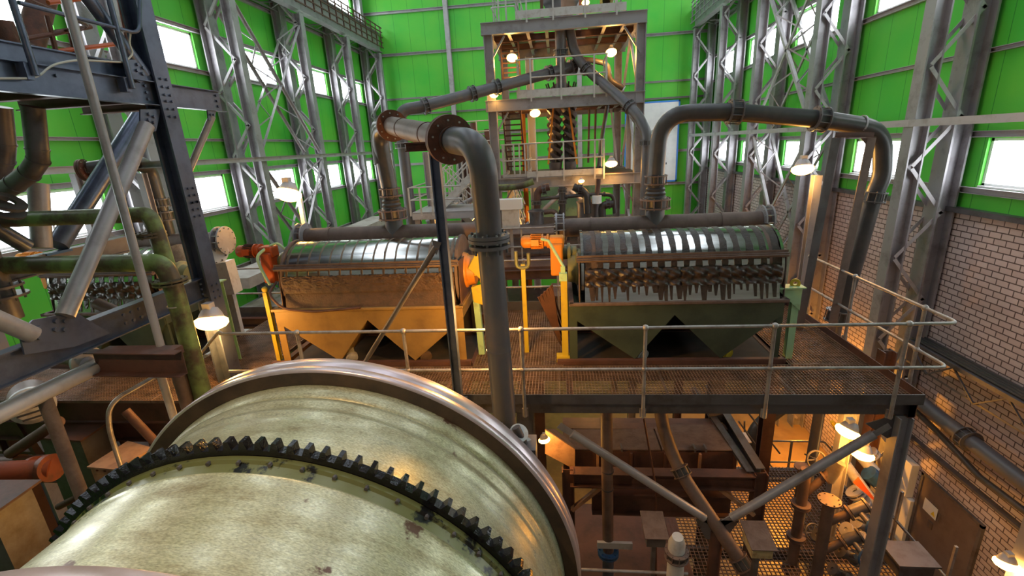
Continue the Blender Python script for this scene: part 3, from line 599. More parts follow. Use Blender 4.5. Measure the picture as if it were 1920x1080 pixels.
# ================================================================ slurry pipes over the separators
t=root('slurry_pipe',(-3.03,8.4,-1.3),'thick brown slurry pipe arching over the middle separator and down past the mill','pipe','rubber-lined slurry pipes')
yb=5.06; v0=P(917,443,Y=yb); v1=P(945,770,Y=yb); f1=P(735,236,Y=7.85); f2=P(843,262,Y=5.28)
rp=.142
b=M(); b.tube(arc([(-3.05,8.42,-.66),(-3.13,8.42,.38),f1+V((-.0,0,0)),f1],[0,.35,0,0]),rp,24); 
obj('riser_bend',b,'rubber',t)
b=M(); b.tube(arc([(-3.13,8.42,-.2),(-3.16,8.5,.46),f1],.5,10),rp,24); obj('riser_elbow',b,'rubber',t)
dv=(f2-f1).normalized()
b=M(); b.tube([f1,f2],rp*1.02,24); obj('cross_run',b,'pipeB',t)
kn=f2+dv*.62; kn.z+=.02
b=M(); b.tube(arc([f2,f2+dv*.66+V((.1,0,0)),v0+V((-.0,0,.12)),v1+V((0,0,0)),v1+V((0,0,-3.5))],[0,.72,.3,.3,0],12),rp,28); obj('down_pipe',b,'pipeG',t)
flange(f1,dv,rp,t,nb=10,R=1.75); flange(f2,dv,rp,t,nb=10,R=1.85,th=.045)
for k in (.28,.72):
    q=f1+(f2-f1)*k; b=M(); ring(b,q,dv,rp*.98,rp*1.07,.03,28); obj('pipe_band',b,'rust',t)
q=f2+dv*.12; b=M(); ring(b,q,dv,rp*.98,rp*1.05,.02,28); obj('pipe_band',b,'rust',t)
c=P(917,446,Y=yb); o=flange(c,(0,0,1),rp,t,m='pipeG',nb=8,R=1.62,th=.035); 
b=M(); ring(b,c+V((0,0,-.09)),(0,0,1),rp*.5,rp*1.62,.035,32); b.bolts(c+V((0,0,-.17)),(0,0,1),rp*1.35,8,.014,.24); obj('coupling_ring',b,'pipeG',o)
q=P(935,655,Y=yb); b=M(); ring(b,q,(0,0,1),rp*.98,rp*1.04,.012,28); obj('pipe_band',b,'pipeG',t)
def riser(x,t):
    coupling((x,8.42,-.70),(0,0,1),.135,t,'pipeB',L=.13,nb=10)
    b=M(); b.lathe((x,8.42,-1.06),(0,0,1),[(.185,0),(.185,.08),(.16,.10),(.175,.14),(.15,.17),(.165,.21),(.14,.24),(.15,.28),(.135,.30),(.135,.5)],28); obj('bellows',b,'rubber',t)
    coupling((x,8.42,-1.10),(0,0,1),.185,t,'pipeB',L=.15,nb=12)
    b=M(); b.tube([(x,8.42,-1.05),(x,8.42,-1.5)],.165,24); obj('riser_stub',b,'pipeG',t)
riser(-3.05,t)
# support post under the flange
t=root('pipe_support',(-1.4,5.52,-11.5),'slim blue-grey post with a bracket and slanting strut holding the brown pipe arch','pipe support')
a=P(815,283,Y=5.50); b=M(); b.ib((a.x,5.50,-3.3),(a.x,5.50,a.z),.11,.11,(1,0,0)); b.box((a.x-.08,5.42,-3.52),(a.x+.08,5.69,-3.3)); obj('post',b,'blue',t)
b=M(); b.ib((a.x-.33,5.50,a.z+.055),(a.x+.08,5.50,a.z+.055),.11,.10,(0,0,1)); obj('bracket',b,'rust',t)
b=M(); b.tube([P(818,462,Y=5.44),P(690,670,Y=5.95)],.034,12); b.plate([P(810,450,Y=5.44),P(828,455,Y=5.44),P(818,478,Y=5.44)],.02); obj('strut',b,'steelD',t)
b=M(); b.tube([V((P(690,670,Y=5.95).x,5.95,P(690,670,Y=5.95).z)),P(670,700,Y=6.0)],.03,8); obj('strut_foot',b,'steelD',t)
# right arch
t=root('slurry_pipe',(1.67,8.42,-1.3),'dark grey slurry pipe arching from the right separator over to the brick wall side','pipe','rubber-lined slurry pipes')
Y=8.42; pts=[V((1.67,Y,-.66)),V((1.67,Y,.34)),P(1375,210,Y=Y),P(1540,224,Y=Y+.05),P(1655,242,Y=Y+.15),P(1655,330,Y=Y+.2),P(1637,368,Y=Y+.2),P(1600,500,Y=Y+.2),P(1572,590,Y=Y+.2)]
pts[1]=P(1240,195,Y=Y); pts[1].z=P(1375,208,Y=Y).z+.03
b=M(); b.tube(arc(pts,[0,.75,.2,.2,.62,.3,.2,.2,0],12),.138,28); obj('arch_pipe',b,'rubber',t)
def at2(i,u): return pts[i]*(1-u)+pts[i+1]*u
coupling(P(1377,210,Y=Y),pts[3]-pts[1],.14,t,'pipeG',L=.17); coupling(P(1537,224,Y=Y+.05),pts[4]-pts[2],.14,t,'pipeG',L=.17)
coupling(P(1637,369,Y=Y+.2),pts[7]-pts[6],.14,t,'pipeG',L=.15); coupling(P(1569,592,Y=Y+.2),pts[8]-pts[7],.14,t,'pipeG',L=.2)
q=P(1614,234,Y=Y+.12); b=M(); ring(b,q,pts[4]-pts[3],.136,.15,.03,28); obj('pipe_clamp',b,'steel',t)
b=M(); b.tube([pts[8],pts[8]+V((0,.1,-1.5)),pts[8]+V((0,.2,-8))],.1,18); obj('drop_pipe',b,'pipeG',t)
riser(1.67,t)
t=root('portal_frame',(4.6,8.1,-3.4),'tall thin rusty steel portal frame standing under the right pipe arch','frame')
l0,l1=P(1565,258,Y=8.2),P(1632,258,Y=8.2); g0,g1=P(1500,590,Y=8.2),P(1574,628,Y=8.1)
g0.z=DK; g1=V((4.62,8.0,DK)); b=M(); b.an(l0,g0,.09,(0,1,0)); b.bar(l0,g0,.09,.012,(0,1,0)); obj('frame_leg',b,'steelD',t)
b=M(); b.an(l1,g1,.09,(0,1,0)); b.bar(l1,g1,.09,.012,(0,1,0)); obj('frame_leg',b,'pipeB',t)
b=M(); b.an(l0,l1+V((.04,0,0)),.08); b.plate([l1+V((-.14,0,0)),l1+V((0,0,0)),l1+V((0,0,-.16))],.012); obj('frame_head',b,'brown',t)
# pipe up to the tower on the left, behind
def pipe(lab,pts,r,m,cps=(),rad=.5,n=20,grp='rubber-lined slurry pipes',cm='pipeG',name='slurry_pipe'):
    pts=[V(p) for p in pts]; t=root(name,pts[0],lab,'pipe',grp); b=M(); b.tube(arc(pts,rad,8),r,n); obj('pipe_run',b,m,t)
    for c in cps: coupling(c[0],c[1],r,t,cm,L=r*.9)
    return t
# ================================================================ gravity tower with spiral separators
t=root('spiral_tower',(.3,18,FL),'tall grey steel tower with three decks standing before the green back wall','tower')
TX0,TX1,TY0,TY1=-2.05,2.58,16.0,20.5
for x,y in ((TX0,TY0),(TX1,TY0),(TX0,TY1),(TX1-.13,TY1)):
    b=M(); b.ib((x,y,FL),(x,y,3.3 if y<17 else 3.4),.26,.28,(1,0,0)); obj('tower_leg',b,'steel',t)
for z in (3.43,1.22,-1.22):
    m='steelL' if z>0 else 'steel'
    for y in (TY0-.1,TY1):
        b=M(); b.ib((TX0-.2,y,z),(TX1+.15,y,z),.18,.34); obj('deck_beam',b,'steel',t)
    for x in (TX0,TX1):
        b=M(); b.ib((x,TY0,z),(x,TY1,z),.16,.3); obj('deck_beam',b,'steel',t)
    for k in range(7):
        x=TX0+.6+k*.6
        if 2<k<5 : continue
        b=M(); b.ib((x,TY0,z+.02),(x,TY1,z+.02),.1,.2); obj('joist',b,'brown' if z<0 else 'steel',t)
    for y in (17.5,19):
        b=M(); b.ib((TX0,y,z),(TX1,y,z),.1,.2); obj('joist',b,'brown',t)
    for a,c in (((TX0,TY0),(-.7,TY1)),((1.1,TY0),(TX1,TY1)),((-.7,19.0),(1.1,TY1)),((-.7,TY0),(1.1,16.6))):
        b=M(); b.box((a[0],a[1],z+.14),(c[0],c[1],z+.18)); obj('deck_plate',b,'brown' if z<2 else 'steel',t)
    for x,s in ((TX0,1),(TX1,-1)):                   # knee braces in the front frame
        b=M(); b.bar((x,TY0,z-.95),(x+s*.5,TY0,z-.2),.05,.07,(0,1,0)); b.bar((x,TY0,z-.9),(x,TY0+1.1,z-.2),.05,.07,(1,0,0)); obj('knee_brace',b,'steel',t)
for a,c in (((TX1-.13,20.4,-1.1),(TX1-.4,20.4,1.2)),((TX1,16.2,-3.6),(TX1+.0,20.3,-1.2)),((TX1,20.2,-1.2),(TX1,18.2,1.1)),((TX1,18.2,1.1),(TX1,16.2,-1.1)),((TX1,20.3,1.4),(TX1,18.2,3.3)),((TX1,18.2,3.3),(TX1,16.2,1.4))):
    b=M(); b.bar(a,c,.08,.08); obj('diagonal_brace',b,'steelL',t)
g=V((.28,15.95,-1.45)); b=M(); b.plate([g+V((-.28,-.06,.1)),g+V((.28,-.06,.1)),g+V((.2,-.06,-.22)),g+V((-.2,-.06,-.22))],.03); obj('gusset_plate',b,'steelL',t)
for e in (P(945,462,Y=14.6),P(1135,412,Y=15.6)):
    b=M(); b.tube([g+V((-.12 if e.x<0 else .12,-.1,-.1)),e+(e-g)*.6],.065,12); obj('diagonal_brace',b,'steelL',t)
b=M(); b.tube([V((TX0,15.9,-1.3)),P(800,418,Y=15.2)],.09,12); obj('diagonal_brace',b,'steel',t)
def trail(t,x0,x1,y,z,posts,back=None,toe=.22,m='railL',r=.022):
    for dz in (1.1,.58):
        b=M(); pts=[(x0,y,z+dz),(x1,y,z+dz)]
        if back: pts=[(x0,back,z+dz)]+pts+[(x1,back,z+dz)]
        b.tube(arc(pts,.06,3),r,8); obj('rail_bar',b,m,t)
    if toe:
        b=M(); b.box((x0,y-.01,z),(x1,y+.01,z+toe)); 
        if back: b.box((x0-.01,y,z),(x0+.01,back,z+toe)); b.box((x1-.01,y,z),(x1+.01,back,z+toe))
        obj('toe_plate',b,m,t)
    for x in posts:
        b=M(); b.bar((x,y-.03,z-.12),(x,y-.03,z+1.1),.05,.03,(0,1,0)); obj('rail_post',b,m,t)
    if back:
        for x in (x0,x1):
            for k in (.35,.75): 
                b=M(); b.bar((x,y+(back-y)*k,z),(x,y+(back-y)*k,z+1.1),.04,.03,(0,1,0)); obj('rail_post',b,m,t)
yf=15.82
def px(x,z,Y=15.82): return P(x,150,Y=Y).x
t=root('guard_rail',(.8,yf,3.6),'pale guard rail round the top deck of the tower','handrail','tower guard rails')
trail(t,px(972,0),px(1172,0),yf,3.62,[px(x,0) for x in (992,1040,1098,1155)],19.5)
t=root('guard_rail',(-1.6,yf,3.6),'short low rail at the left end of the tower top deck','handrail','tower guard rails')
trail(t,px(924,0),px(968,0),yf+.6,3.55,[px(x,0) for x in (938,952)],18,toe=0)
t=root('guard_rail',(.3,yf,1.4),'pale guard rail with toe plate on the middle deck of the tower','handrail','tower guard rails')
trail(t,px(968,0),px(1139,0),yf,1.40,[px(x,0) for x in (995,1052,1114,1137)],17.4)
t=root('guard_rail',(.2,yf,-1.1),'guard rail with toe plate before the feet of the black spirals','handrail','tower guard rails')
trail(t,px(981,0),px(1134,0),yf,-1.08,[px(x,0) for x in (1001,1054,1115,1133)],18.6)
t=root('guard_rail',(-1.6,yf,-1.1),'narrow guard rail left of the spirals on the lowest tower deck','handrail','tower guard rails')
trail(t,px(930,0),px(979,0),yf+.3,-1.08,[px(x,0) for x in (933,955,966,977)],18.6,toe=.14)
# spirals
def spiral(xc,yc,z0,z1,R,lab,ph):
    t=root('spiral_separator',(xc,yc,z0-.35),lab,'spiral separator','black spiral separators'); b=M(); turns=(z1-z0)/.78; n=int(turns*22); 
    for s in range(3):
        vs=[]
        for k in range(n+1):
            a=2*pi*k/22/1.0+ph+s*2*pi/3; z=z0+(z1-z0)*k/n*1.0; c,d=cos(a),-sin(a)
            for r,dz in ((.06,.02),(R*.75,-.05),(R,.03),(R*.97,.0),(R*.74,-.09),(.06,-.02)): vs.append(V((xc+r*c,yc+r*d,z+dz)))
        b.add(vs,[(k*6+i,k*6+(i+1)%6,(k+1)*6+(i+1)%6,(k+1)*6+i) for k in range(n) for i in range(6)])
    obj('spiral_trough',b,'steelD',t); b=M(); b.cyl((xc,yc,z0-.35),(xc,yc,z1+.25),.06,16); obj('centre_pipe',b,'rubber',t)
    b=M(); b.lathe((xc,yc,z0-.35),(0,0,1),[(0,0),(.2,0),(.24,.32),(0,.32)],24); obj('discharge_box',b,'pipeG',t)
sy=17.0
spiral(P(1040,250,Y=sy).x,sy,-.62,1.25,.262,'left one of the two black spiral separators in the tower',0)
spiral(P(1068,250,Y=sy).x,sy,-.62,1.25,.262,'right one of the two black spiral separators in the tower',1)
for (xa_,xb_,lab) in ((1038,1028,'orange-lit slanting post before the left black spiral'),(1066,1082,'orange-lit slanting post before the right black spiral')):
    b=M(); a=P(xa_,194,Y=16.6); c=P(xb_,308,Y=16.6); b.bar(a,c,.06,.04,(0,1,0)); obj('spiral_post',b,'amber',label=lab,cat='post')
b=M(); b.box((P(1026,0,Y=16.6).x,16.5,-1.04),(P(1112,0,Y=16.6).x,17.5,-.9)); obj('collecting_tub',b,'brown',label='brown tub under the black spiral separators',cat='tub')
# spiral distributor claw above
t=root('distributor',P(1050,162,Y=16.9),'black toothed distributor hanging over the spirals','distributor'); c=P(1052,165,Y=16.9); c.z=1.62; b=M(); b.lathe(c,(0,0,1),[(.1,.1),(.42,.0),(.42,.08),(.12,.3),(.12,.5)],24)
for k in range(12): a=2*pi*k/12; b.bar(c+V((cos(a)*.42,sin(a)*.42,0)),c+V((cos(a)*.5,sin(a)*.5,.25)),.04,.04)
obj('distributor_head',b,'rubber',t)
# equipment on top deck
t=root('feed_box',(.6,17,3.6),'dark feed box on a brown frame at the top of the tower','feed box'); c=P(1052,20,Y=16.8); b=M(); b.box((c.x-.72,16.4,3.62),(c.x+.72,17.6,3.72)); obj('frame',b,'brown',t)
b=M(); b.lathe((c.x,17,3.75),(0,0,1),[(.3,0),(.62,.6),(.62,1.6),(0,1.6)],4); obj('box_body',b,'steelD',t)
for s in (-1,1): b=M(); b.ib((c.x+s*.6,16.6,3.7),(c.x+s*.6,16.6,5.2),.1,.1,(0,1,0)); obj('frame_post',b,'brown',t)
c=P(1135,8,Y=16.8); t=root('pipe_stub',c,'round green-grey pipe end on the tower top deck','pipe end'); b=M(); b.lathe(c,(0,-1,0),[(.13,.05),(.13,.3),(.2,.3),(.2,.36),(.12,.36)],24); b.cyl(c+V((0,.2,0)),c+V((0,-.1,0)),.16,20); obj('pipe_end',b,'greenp',t); b=M(); b.box(c+V((-.1,-.1,-.6)),c+V((.1,.1,-.1))); obj('stand',b,'steel',t)
# white panel by the top
# tower pipes
Y=15.3
A=P(770,400,Y=14.2);B=P(764,235,Y=14.2);Cc=P(800,195,Y=14.6);D=P(890,163,Y=15.1);E=P(1052,128,Y=16.4);G=P(1078,127,Y=16.5)
B.z=P(775,203,Y=14.2).z
b0=V((A.x,14.2,-8))
d1=(E-Cc).normalized()
E=P(1052,131,Y=16.5); Cc=P(795,200,Y=14.3); B=V((A.x,14.2,Cc.z-.05))
tp=pipe('long dusty pipe climbing at the left and rising across to the tower tee',[b0,A,B,Cc,E,E+(E-Cc).normalized()*.45],.165,'pipeG',
  [(onx(Cc,E,798),E-Cc),(onx(Cc,E,886),E-Cc),(onx(Cc,E,932),E-Cc),(onx(Cc,E,1030),E-Cc),(E+(E-Cc).normalized()*.42,E-Cc)],.4)
b=M(); b.tube([V((E.x,E.y,1.6)),V((E.x,E.y,3.4))],.17,20); obj('tee_branch',b,'pipeG',tp); coupling((E.x,E.y,E.z+.5),(0,0,1),.17,tp,'pipeG',L=.15)
coupling(V((A.x,14.2,P(770,272,Y=14.2).z)),(0,0,1),.165,tp,'steel',L=.14)
q=[V((P(1068,60,Y=16.6).x,16.6,3.5)),P(1076,100,Y=16.5),P(1105,135,Y=16.2),P(1150,172,Y=15.6),P(1196,215,Y=15.0),P(1213,250,Y=14.8)]
q.append(V((q[-1].x,14.8,q[-1].z-.4))); q.append(V((q[-1].x,14.8,-8)))
tp=pipe('dark pipe snaking down the right side of the tower past the banner',q,.15,'pipeG',[(onx(q[1],q[2],1100),q[2]-q[1]),(onx(q[3],q[4],1180),q[4]-q[3]),(V((q[-1].x,14.8,P(1212,268,Y=14.8).z)),(0,0,1))],.6)
q=[P(1080,112,Y=17.5),P(1105,112,Y=17.6),P(1141,120,Y=17.8),P(1142,150,Y=17.8),P(1170,166,Y=17.6)]
pipe('thin dark pipe curling behind the tower middle deck rail',q,.09,'rubber',[],.4,12)
q=[P(1140,190,Y=17.5),P(1128,262,Y=17.5),P(1122,320,Y=17.2)]; pipe('thin dark slanting pipe right of the black spirals',q,.07,'pipeG',[],.3,12)
for xx,l in ((1105,'left'),(1117,'right')):
    a=P(xx,205,Y=18);c=P(xx-2,305,Y=18); pipe('%s one of two thin brown upright pipes behind the spirals'%l,[a,c],.04,'brown',[],.1,8,grp=None)
# ladders
def ladder(p0,p1,w,n,lab,m='brown'):
    t=root('ladder',p0,lab,'ladder','tower ladders')
    for s in (0,1): b=M(); b.bar(p0+V((w*s,0,0)),p1+V((w*s,0,0)),.05,.09,(0,1,0)); obj('stringer',b,m,t)
    for k in range(n): b=M(); u=(k+.6)/n; q=p0*(1-u)+p1*u; b.bar(q,q+V((w,0,0)),.03,.05); obj('rung',b,m,t)
ladder(P(953,318,Y=17.5),P(941,200,Y=16.9),.62,12,'brown ladder stairs between the lower tower decks, orange lit')
ladder(P(945,160,Y=18.5),P(938,78,Y=18.0),.62,9,'brown ladder stairs under the tower top deck')
# rear tower posts
t=root('spiral_mast',(-.95,19.8,FL),'pale grey column behind the ladder inside the tower','column'); b=M(); b.ib((-1.0,19.8,FL),(-1.0,19.8,3.2),.34,.3,(1,0,0)); obj('mast',b,'white',t)
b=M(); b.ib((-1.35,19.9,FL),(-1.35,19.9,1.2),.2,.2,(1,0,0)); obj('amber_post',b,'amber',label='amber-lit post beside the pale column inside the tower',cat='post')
# pipework under the lowest tower deck
def pw(lab,pts,r,m='rubber',cps=(),rad=.3): return pipe(lab,pts,r,m,cps,rad,14,'pipework under the tower')
yy=15.2
def PP(*l): return [P(x,y,Y=yy) for x,y in l]
pw('black upright pipe hanging below the tower gusset',PP((1054,350),(1054,430)),.11,'rubber',[(P(1054,357,Y=yy),(0,0,1)),(P(1054,378,Y=yy),(0,0,1))])
pw('dusty elbow pipe left of the black upright pipe',PP((1030,350),(1008,356),(1006,400),(1006,440)),.12,'brown',[(P(1020,355,Y=yy),(1,0,.1)),(P(1006,380,Y=yy),(0,0,1))])
pw('dark elbow pipe right of the black upright pipe',PP((1075,350),(1100,360),(1102,400)),.12,'rubber',[(P(1088,353,Y=yy),(1,0,-.1))])
pw('long thin dark pipe with unions running under the tower deck',PP((1010,373),(1100,365),(1130,364),(1150,366),(1153,400)),.06,'rubber',[(P(1062,369,Y=yy),(1,0,0)),(P(1133,364,Y=yy),(1,0,0))])
pw('short black pipe lying by the right tower brace',PP((1130,415),(1128,384),(1150,382)),.12,'rubber',[(P(1140,382,Y=yy),(1,0,0))])
pw('slim brown pipe with a white collar at the right of the tower',PP((1122,335),(1119,372),(1119,378)),.08,'brown')
b=M(); c=P(1119,374,Y=yy-.1); b.cyl(c+V((0,0,-.12)),c+V((0,0,.12)),.15,16); obj('pipe_collar',b,'white',label='white collar on the slim brown pipe by the tower',cat='collar')
pw('olive pipe running left from under the tower deck',PP((935,352),(975,350),(1000,340)),.10,'greenp')
pw('brown curved hose on the left under the tower',PP((1020,398),(1040,395),(1050,415)),.08,'pipeB')
def cyclone(px_,py_,Y,lab,h=1.2,r=.34):
    c=P(px_,py_,Y=Y); t=root('pump_tank',c,lab,'tank','round tanks under the tower'); b=M(); b.lathe(c-V((0,0,h)),(0,0,1),[(0,0),(r*.55,0),(r*.9,h*.5),(r,h*.5),(r,h),(r*1.1,h),(r*1.1,h*1.05),(r*.6,h*1.1),(0,h*1.1)],24); obj('tank_body',b,'steelD',t)
    for k in range(6): a=2*pi*k/6; b=M(); b.tube(arc([c+V((cos(a)*r,sin(a)*r,-h*.6)),c+V((cos(a)*r*1.8,sin(a)*r*1.8,-h*.8)),c+V((cos(a)*r*2,sin(a)*r*2,-h*1.4))],.2,4),.05,8); obj('outlet_pipe',b,'rubber',t)
    return t
cyclone(1103,380,15.6,'round dusty steel tank under the tower, at the right',1.1,.36)
cyclone(1005,398,15.0,'dark slim tank under the tower, at the left',1.0,.24)
# mezzanine between tower and separators
t=root('mezzanine',(-1,14,FL),'brown mezzanine deck with rails in the background between the separators','mezzanine')
b=M(); b.box((-5.6,12.2,-3.25),(3.6,21,-3.15)); obj('deck_plate',b,'brown',t)
b=M(); b.ib((-5.6,12.15,-3.35),(3.6,12.15,-3.35),.15,.25); obj('deck_beam',b,'brown',t)
for x in (-5.3,-1.0,3.3): b=M(); b.ib((x,12.4,FL),(x,12.4,-3.3),.2,.2,(1,0,0)); obj('column',b,'brown',t)
for dz in (1.05,.55):
    b=M(); b.tube([(-5.5,12.2,-3.15+dz),(3.5,12.2,-3.15+dz)],.022,8); obj('rail_bar',b,'rail',t)
for k in range(7): b=M(); x=-5.5+k*1.5; b.bar((x,12.2,-3.15),(x,12.2,-2.1),.04,.03,(0,1,0)); obj('rail_post',b,'rail',t)
b=M(); b.box((-5.6,11.9,-6.2),(3.6,20,-6.1)); obj('lower_deck',b,'brown',t)
def bgbox(a,c,m,lab,cat='machine',nm='machine_block',rib=3):
    t=root(nm,((a[0]+c[0])/2,a[1],a[2]),lab,cat); b=M(); b.box(a,c); obj('housing',b,m,t,bev=.03); b=M()
    for k in range(rib): z=a[2]+(c[2]-a[2])*(k+.5)/rib; b.box((a[0]+.05,a[1]-.03,z-.03),(c[0]-.05,a[1],z+.03))
    obj('housing_rib',b,'steelD',t); b=M(); b.box((a[0]-.04,a[1]-.04,c[2]),(c[0]+.04,c[1]+.04,c[2]+.04)); obj('cover_plate',b,m,t)
bgbox((-1.6,13.4,-3.15),(-.2,15,-2.5),'dust','dusty low machine block on the mezzanine behind the amber motor')
bgbox((-.2,10.6,-4.6),(.9,11.6,-3.5),'brown','brown box below deck level between the two separators',rib=2)
# dark drive seen under the deck edge
# left landing with stairs
t=root('landing',(-4.6,13.5,-2.1),'small grey landing with white rails behind the brown pipe arch','landing'); LX0,LX1=P(772,395,Y=13.5).x,P(905,395,Y=13.5).x; lz=P(800,398,Y=13.5).z
b=M(); b.box((LX0,13.5,lz-.06),(LX1+.4,15.2,lz)); b.ch((LX0,13.5,lz-.12),(LX1+.4,13.5,lz-.12),-.1,.2); obj('landing_plate',b,'steelL',t)
for dz in (.72,.36):
    b=M(); b.tube([(LX0,15.2,lz+dz),(LX0,13.5,lz+dz),(P(835,0,Y=13.5).x,13.5,lz+dz)],.022,8); obj('rail_bar',b,'railL',t)
for x in (770,790,812,832): b=M(); q=P(x,395,Y=13.5).x; b.bar((q,13.5,lz-.1),(q,13.5,lz+.72),.05,.03,(0,1,0)); obj('rail_post',b,'railL',t)
for x in (LX0+.1,LX1): b=M(); b.ib((x,13.7,FL),(x,13.7,lz-.1),.16,.16,(0,1,0)); obj('landing_leg',b,'steel',t)
def stairs(p,q,w,n,lab,m='railL'):
    p=V(p);q=V(q); t=root('staircase',p,lab,'stairs','stairs behind the pipe arch'); y=V((0,w,0))
    for s in (0,1): b=M(); b.bar(p+y*s,q+y*s,.04,.2); obj('stringer',b,m,t)
    for k in range(n): b=M(); c=p+(q-p)*((k+.5)/n); b.box(c+V((-.12,0,-.02)),c+V((.12,w,.01))); obj('tread',b,m,t)
    for s in (0,1):
        for h in (.5,1.0): b=M(); b.tube([p+y*s+V((0,0,h)),q+y*s+V((0,0,h))],.022,8); obj('stair_rail',b,m,t)
        for k in range(4): b=M(); c=p+y*s+(q-p)*((k+.5)/4); b.bar(c,c+V((0,0,1.0)),.035,.03,(0,1,0)); obj('rail_post',b,m,t)
stairs(P(829,388,Y=14.2),P(893,320,Y=14.2),.8,9,'pale stairs rising to the right from the landing behind the pipe arch')
stairs(P(905,440,Y=15.5),P(835,372,Y=15.5),.8,9,'orange-lit stairs falling to the right behind the landing','railL')
stairs(P(985,440,Y=16.5),P(962,372,Y=19.5),.7,8,'narrow dark stairs under the left leg of the tower','railL')
# switch cabinet
c=P(955,388,Y=12.6); t=root('switch_cabinet',V((c.x,12.6,-3.15)),'white switch cabinet on a post left of the amber motor','cabinet'); b=M(); b.box(c+V((-.4,0,-.08)),c+V((.34,.3,.2))); obj('cabinet_top',b,'white',t,bev=.01)
b=M(); b.box(c+V((-.22,.02,-.58)),c+V((.24,.28,-.08))); obj('cabinet_body',b,'railL',t,bev=.01); b=M(); b.bar((c.x,12.8,-3.15),(c.x,12.8,c.z-.55),.08,.08,(0,1,0)); obj('stand',b,'steel',t)
# background posts, deck and machines left of the tower
for (x0,y0,x1,y1,Y,m,lab) in ((798,285,805,395,15,'steelL','light grey upright post beside the climbing pipe'),(873,300,880,400,17,'brown','brown upright post left of the tower leg'),(860,290,868,360,18,'steelD','dark upright pipe left of the tower'),(895,260,900,420,17.5,'brown','orange-lit upright beam close to the left tower leg'),(1180,200,1183,420,18,'steelL','thin pale upright tube behind the right tower leg')):
    a=P(x0,y0,Y=Y);c=P(x1,y1,Y=Y); c.z=min(c.z,-3.1); c.x=a.x; b=M(); b.ib(a,c,.17,.17,(1,0,0)); obj('upright_post',b,m,label=lab,cat='post')
t=root('rear_gallery',(-3.2,20,-.5),'small rear gallery with white rails and brown machines left of the tower','gallery'); z0=P(905,282,Y=19).z
b=M(); b.box((-4.2,19,z0-.12),(-2.0,21,z0)); obj('gallery_deck',b,'steelD',t)
for dz in (1.1,.72,.36): b=M(); b.tube([(-4.2,19,z0+dz),(-2.0,19,z0+dz)],.022,8); obj('rail_bar',b,'railL',t)
for k in range(5): b=M(); x=-4.2+k*.55; b.bar((x,19,z0),(x,19,z0+1.1),.045,.03,(0,1,0)); obj('rail_post',b,'railL',t)
b=M(); b.lathe((-3.4,20,z0),(0,0,1),[(.3,0),(.3,.5),(.15,.8),(.15,1.1),(0,1.1)],16); b.box((-2.9,19.6,z0),(-2.4,20.4,z0+.8)); obj('pump',b,'brown',t)
b=M(); b.box((-4.2,20.8,FL),(-4.0,21,z0)); b.box((-2.2,20.8,FL),(-2.0,21,z0)); obj('gallery_leg',b,'steel',t)
# pale green panel whose colour stands in for the lit wall behind the pipework
b=M(); b.box((-1.2,21.5,-6),(1.9,21.7,-1.3)); obj('lit_wall_panel',b,'greenL',label='pale green panel painted as the lit wall behind the pipework under the tower',cat='panel')
# ================================================================ left truss tower in blue-grey steel
X=-5.4
t=root('truss_tower',(X,6.4,FL),'dark blue-grey bolted steel truss tower at the left edge','truss tower')
def onX(x,y,X=X): return P(x,y,X=X)
def bolts4(c,ax,up,n=(2,2),sp=.09,r=.014,par=None,nm='bolt_head',m='blue'):
    b=M(); c=V(c); a,u=V(ax).normalized(),V(up).normalized(); nn=V((1,0,0))
    for i in range(n[0]):
        for j in range(n[1]): q=c+a*(i-(n[0]-1)/2)*sp+u*(j-(n[1]-1)/2)*sp; b=M(); b.cyl(q,q+nn*.022,r*1.35,6); obj('bolt_head',b,m,par or t)
c0,c1=onX(262,-40),onX(397,590); c0.y=c1.y=6.4
b=M(); b.ib(V((X,6.42,FL)),V((X,6.42,4.5)),.26,.24,(1,0,0)); col=obj('column',b,'blue',t)
for z in (1.0,.72,-.45,-.65,-1.9): bolts4((X+.125,6.42,z),(0,1,0),(0,0,1),(2,3),.10,.013,col)
b=M(); b.ch((X,2.0,.91),(X,7.64,.91),.10,.30); o=obj('upper_beam',b,'blue',t); bolts4((X+.012,5.05,.98),(0,1,0),(0,0,1),(1,1),.1,.014,o); bolts4((X+.012,6.2,.92),(0,1,0),(0,0,1),(1,3),.08,.014,o); bolts4((X+.012,7.55,.92),(0,1,0),(0,0,1),(1,3),.08,.014,o)
b=M(); b.ib((X-.12,2.0,1.17),(X-.12,6.3,1.17),.12,.20); obj('upper_chord',b,'blue',t)
b=M(); b.ib((X-.05,2.0,-1.83),(X-.05,6.36,-1.83),.14,.32); o=obj('lower_beam',b,'blue',t)
bolts4((X+.03,5.0,-1.80),(0,1,0),(0,0,1),(2,2),.11,.015,o); bolts4((X+.03,5.17,-1.80),(0,1,0),(0,0,1),(1,2),.11,.015,o); bolts4((X+.03,6.25,-1.82),(0,1,0),(0,0,1),(1,3),.08,.012,o)
def gus(pts,par=t): b=M(); b.plate([onX(x,y,X+.05) for x,y in pts],.02); return obj('gusset_plate',b,'blue',par)
g=gus([(35,625),(60,600),(140,585),(205,625),(140,650),(45,665)]); bolts4(onX(62,625,X+.065),(0,1,-.3),(0,.3,1),(2,2),.1,.018,g); bolts4(onX(112,610,X+.065),(0,.4,1),(0,1,-.4),(2,2),.09,.018,g)
g=gus([(262,205),(300,205),(292,245),(262,255)]); bolts4(onX(283,222,X+.065),(0,.4,1),(0,1,-.4),(2,2),.08,.016,g)
g=gus([(232,112),(262,112),(285,150),(262,155),(236,140)]); bolts4(onX(262,130,X+.065),(0,.4,1),(0,1,-.4),(2,2),.08,.016,g)
g=gus([(388,206),(405,206),(400,228),(390,225)]); bolts4(onX(397,215,X+.065),(0,0,1),(0,1,0),(1,2),.07,.012,g)
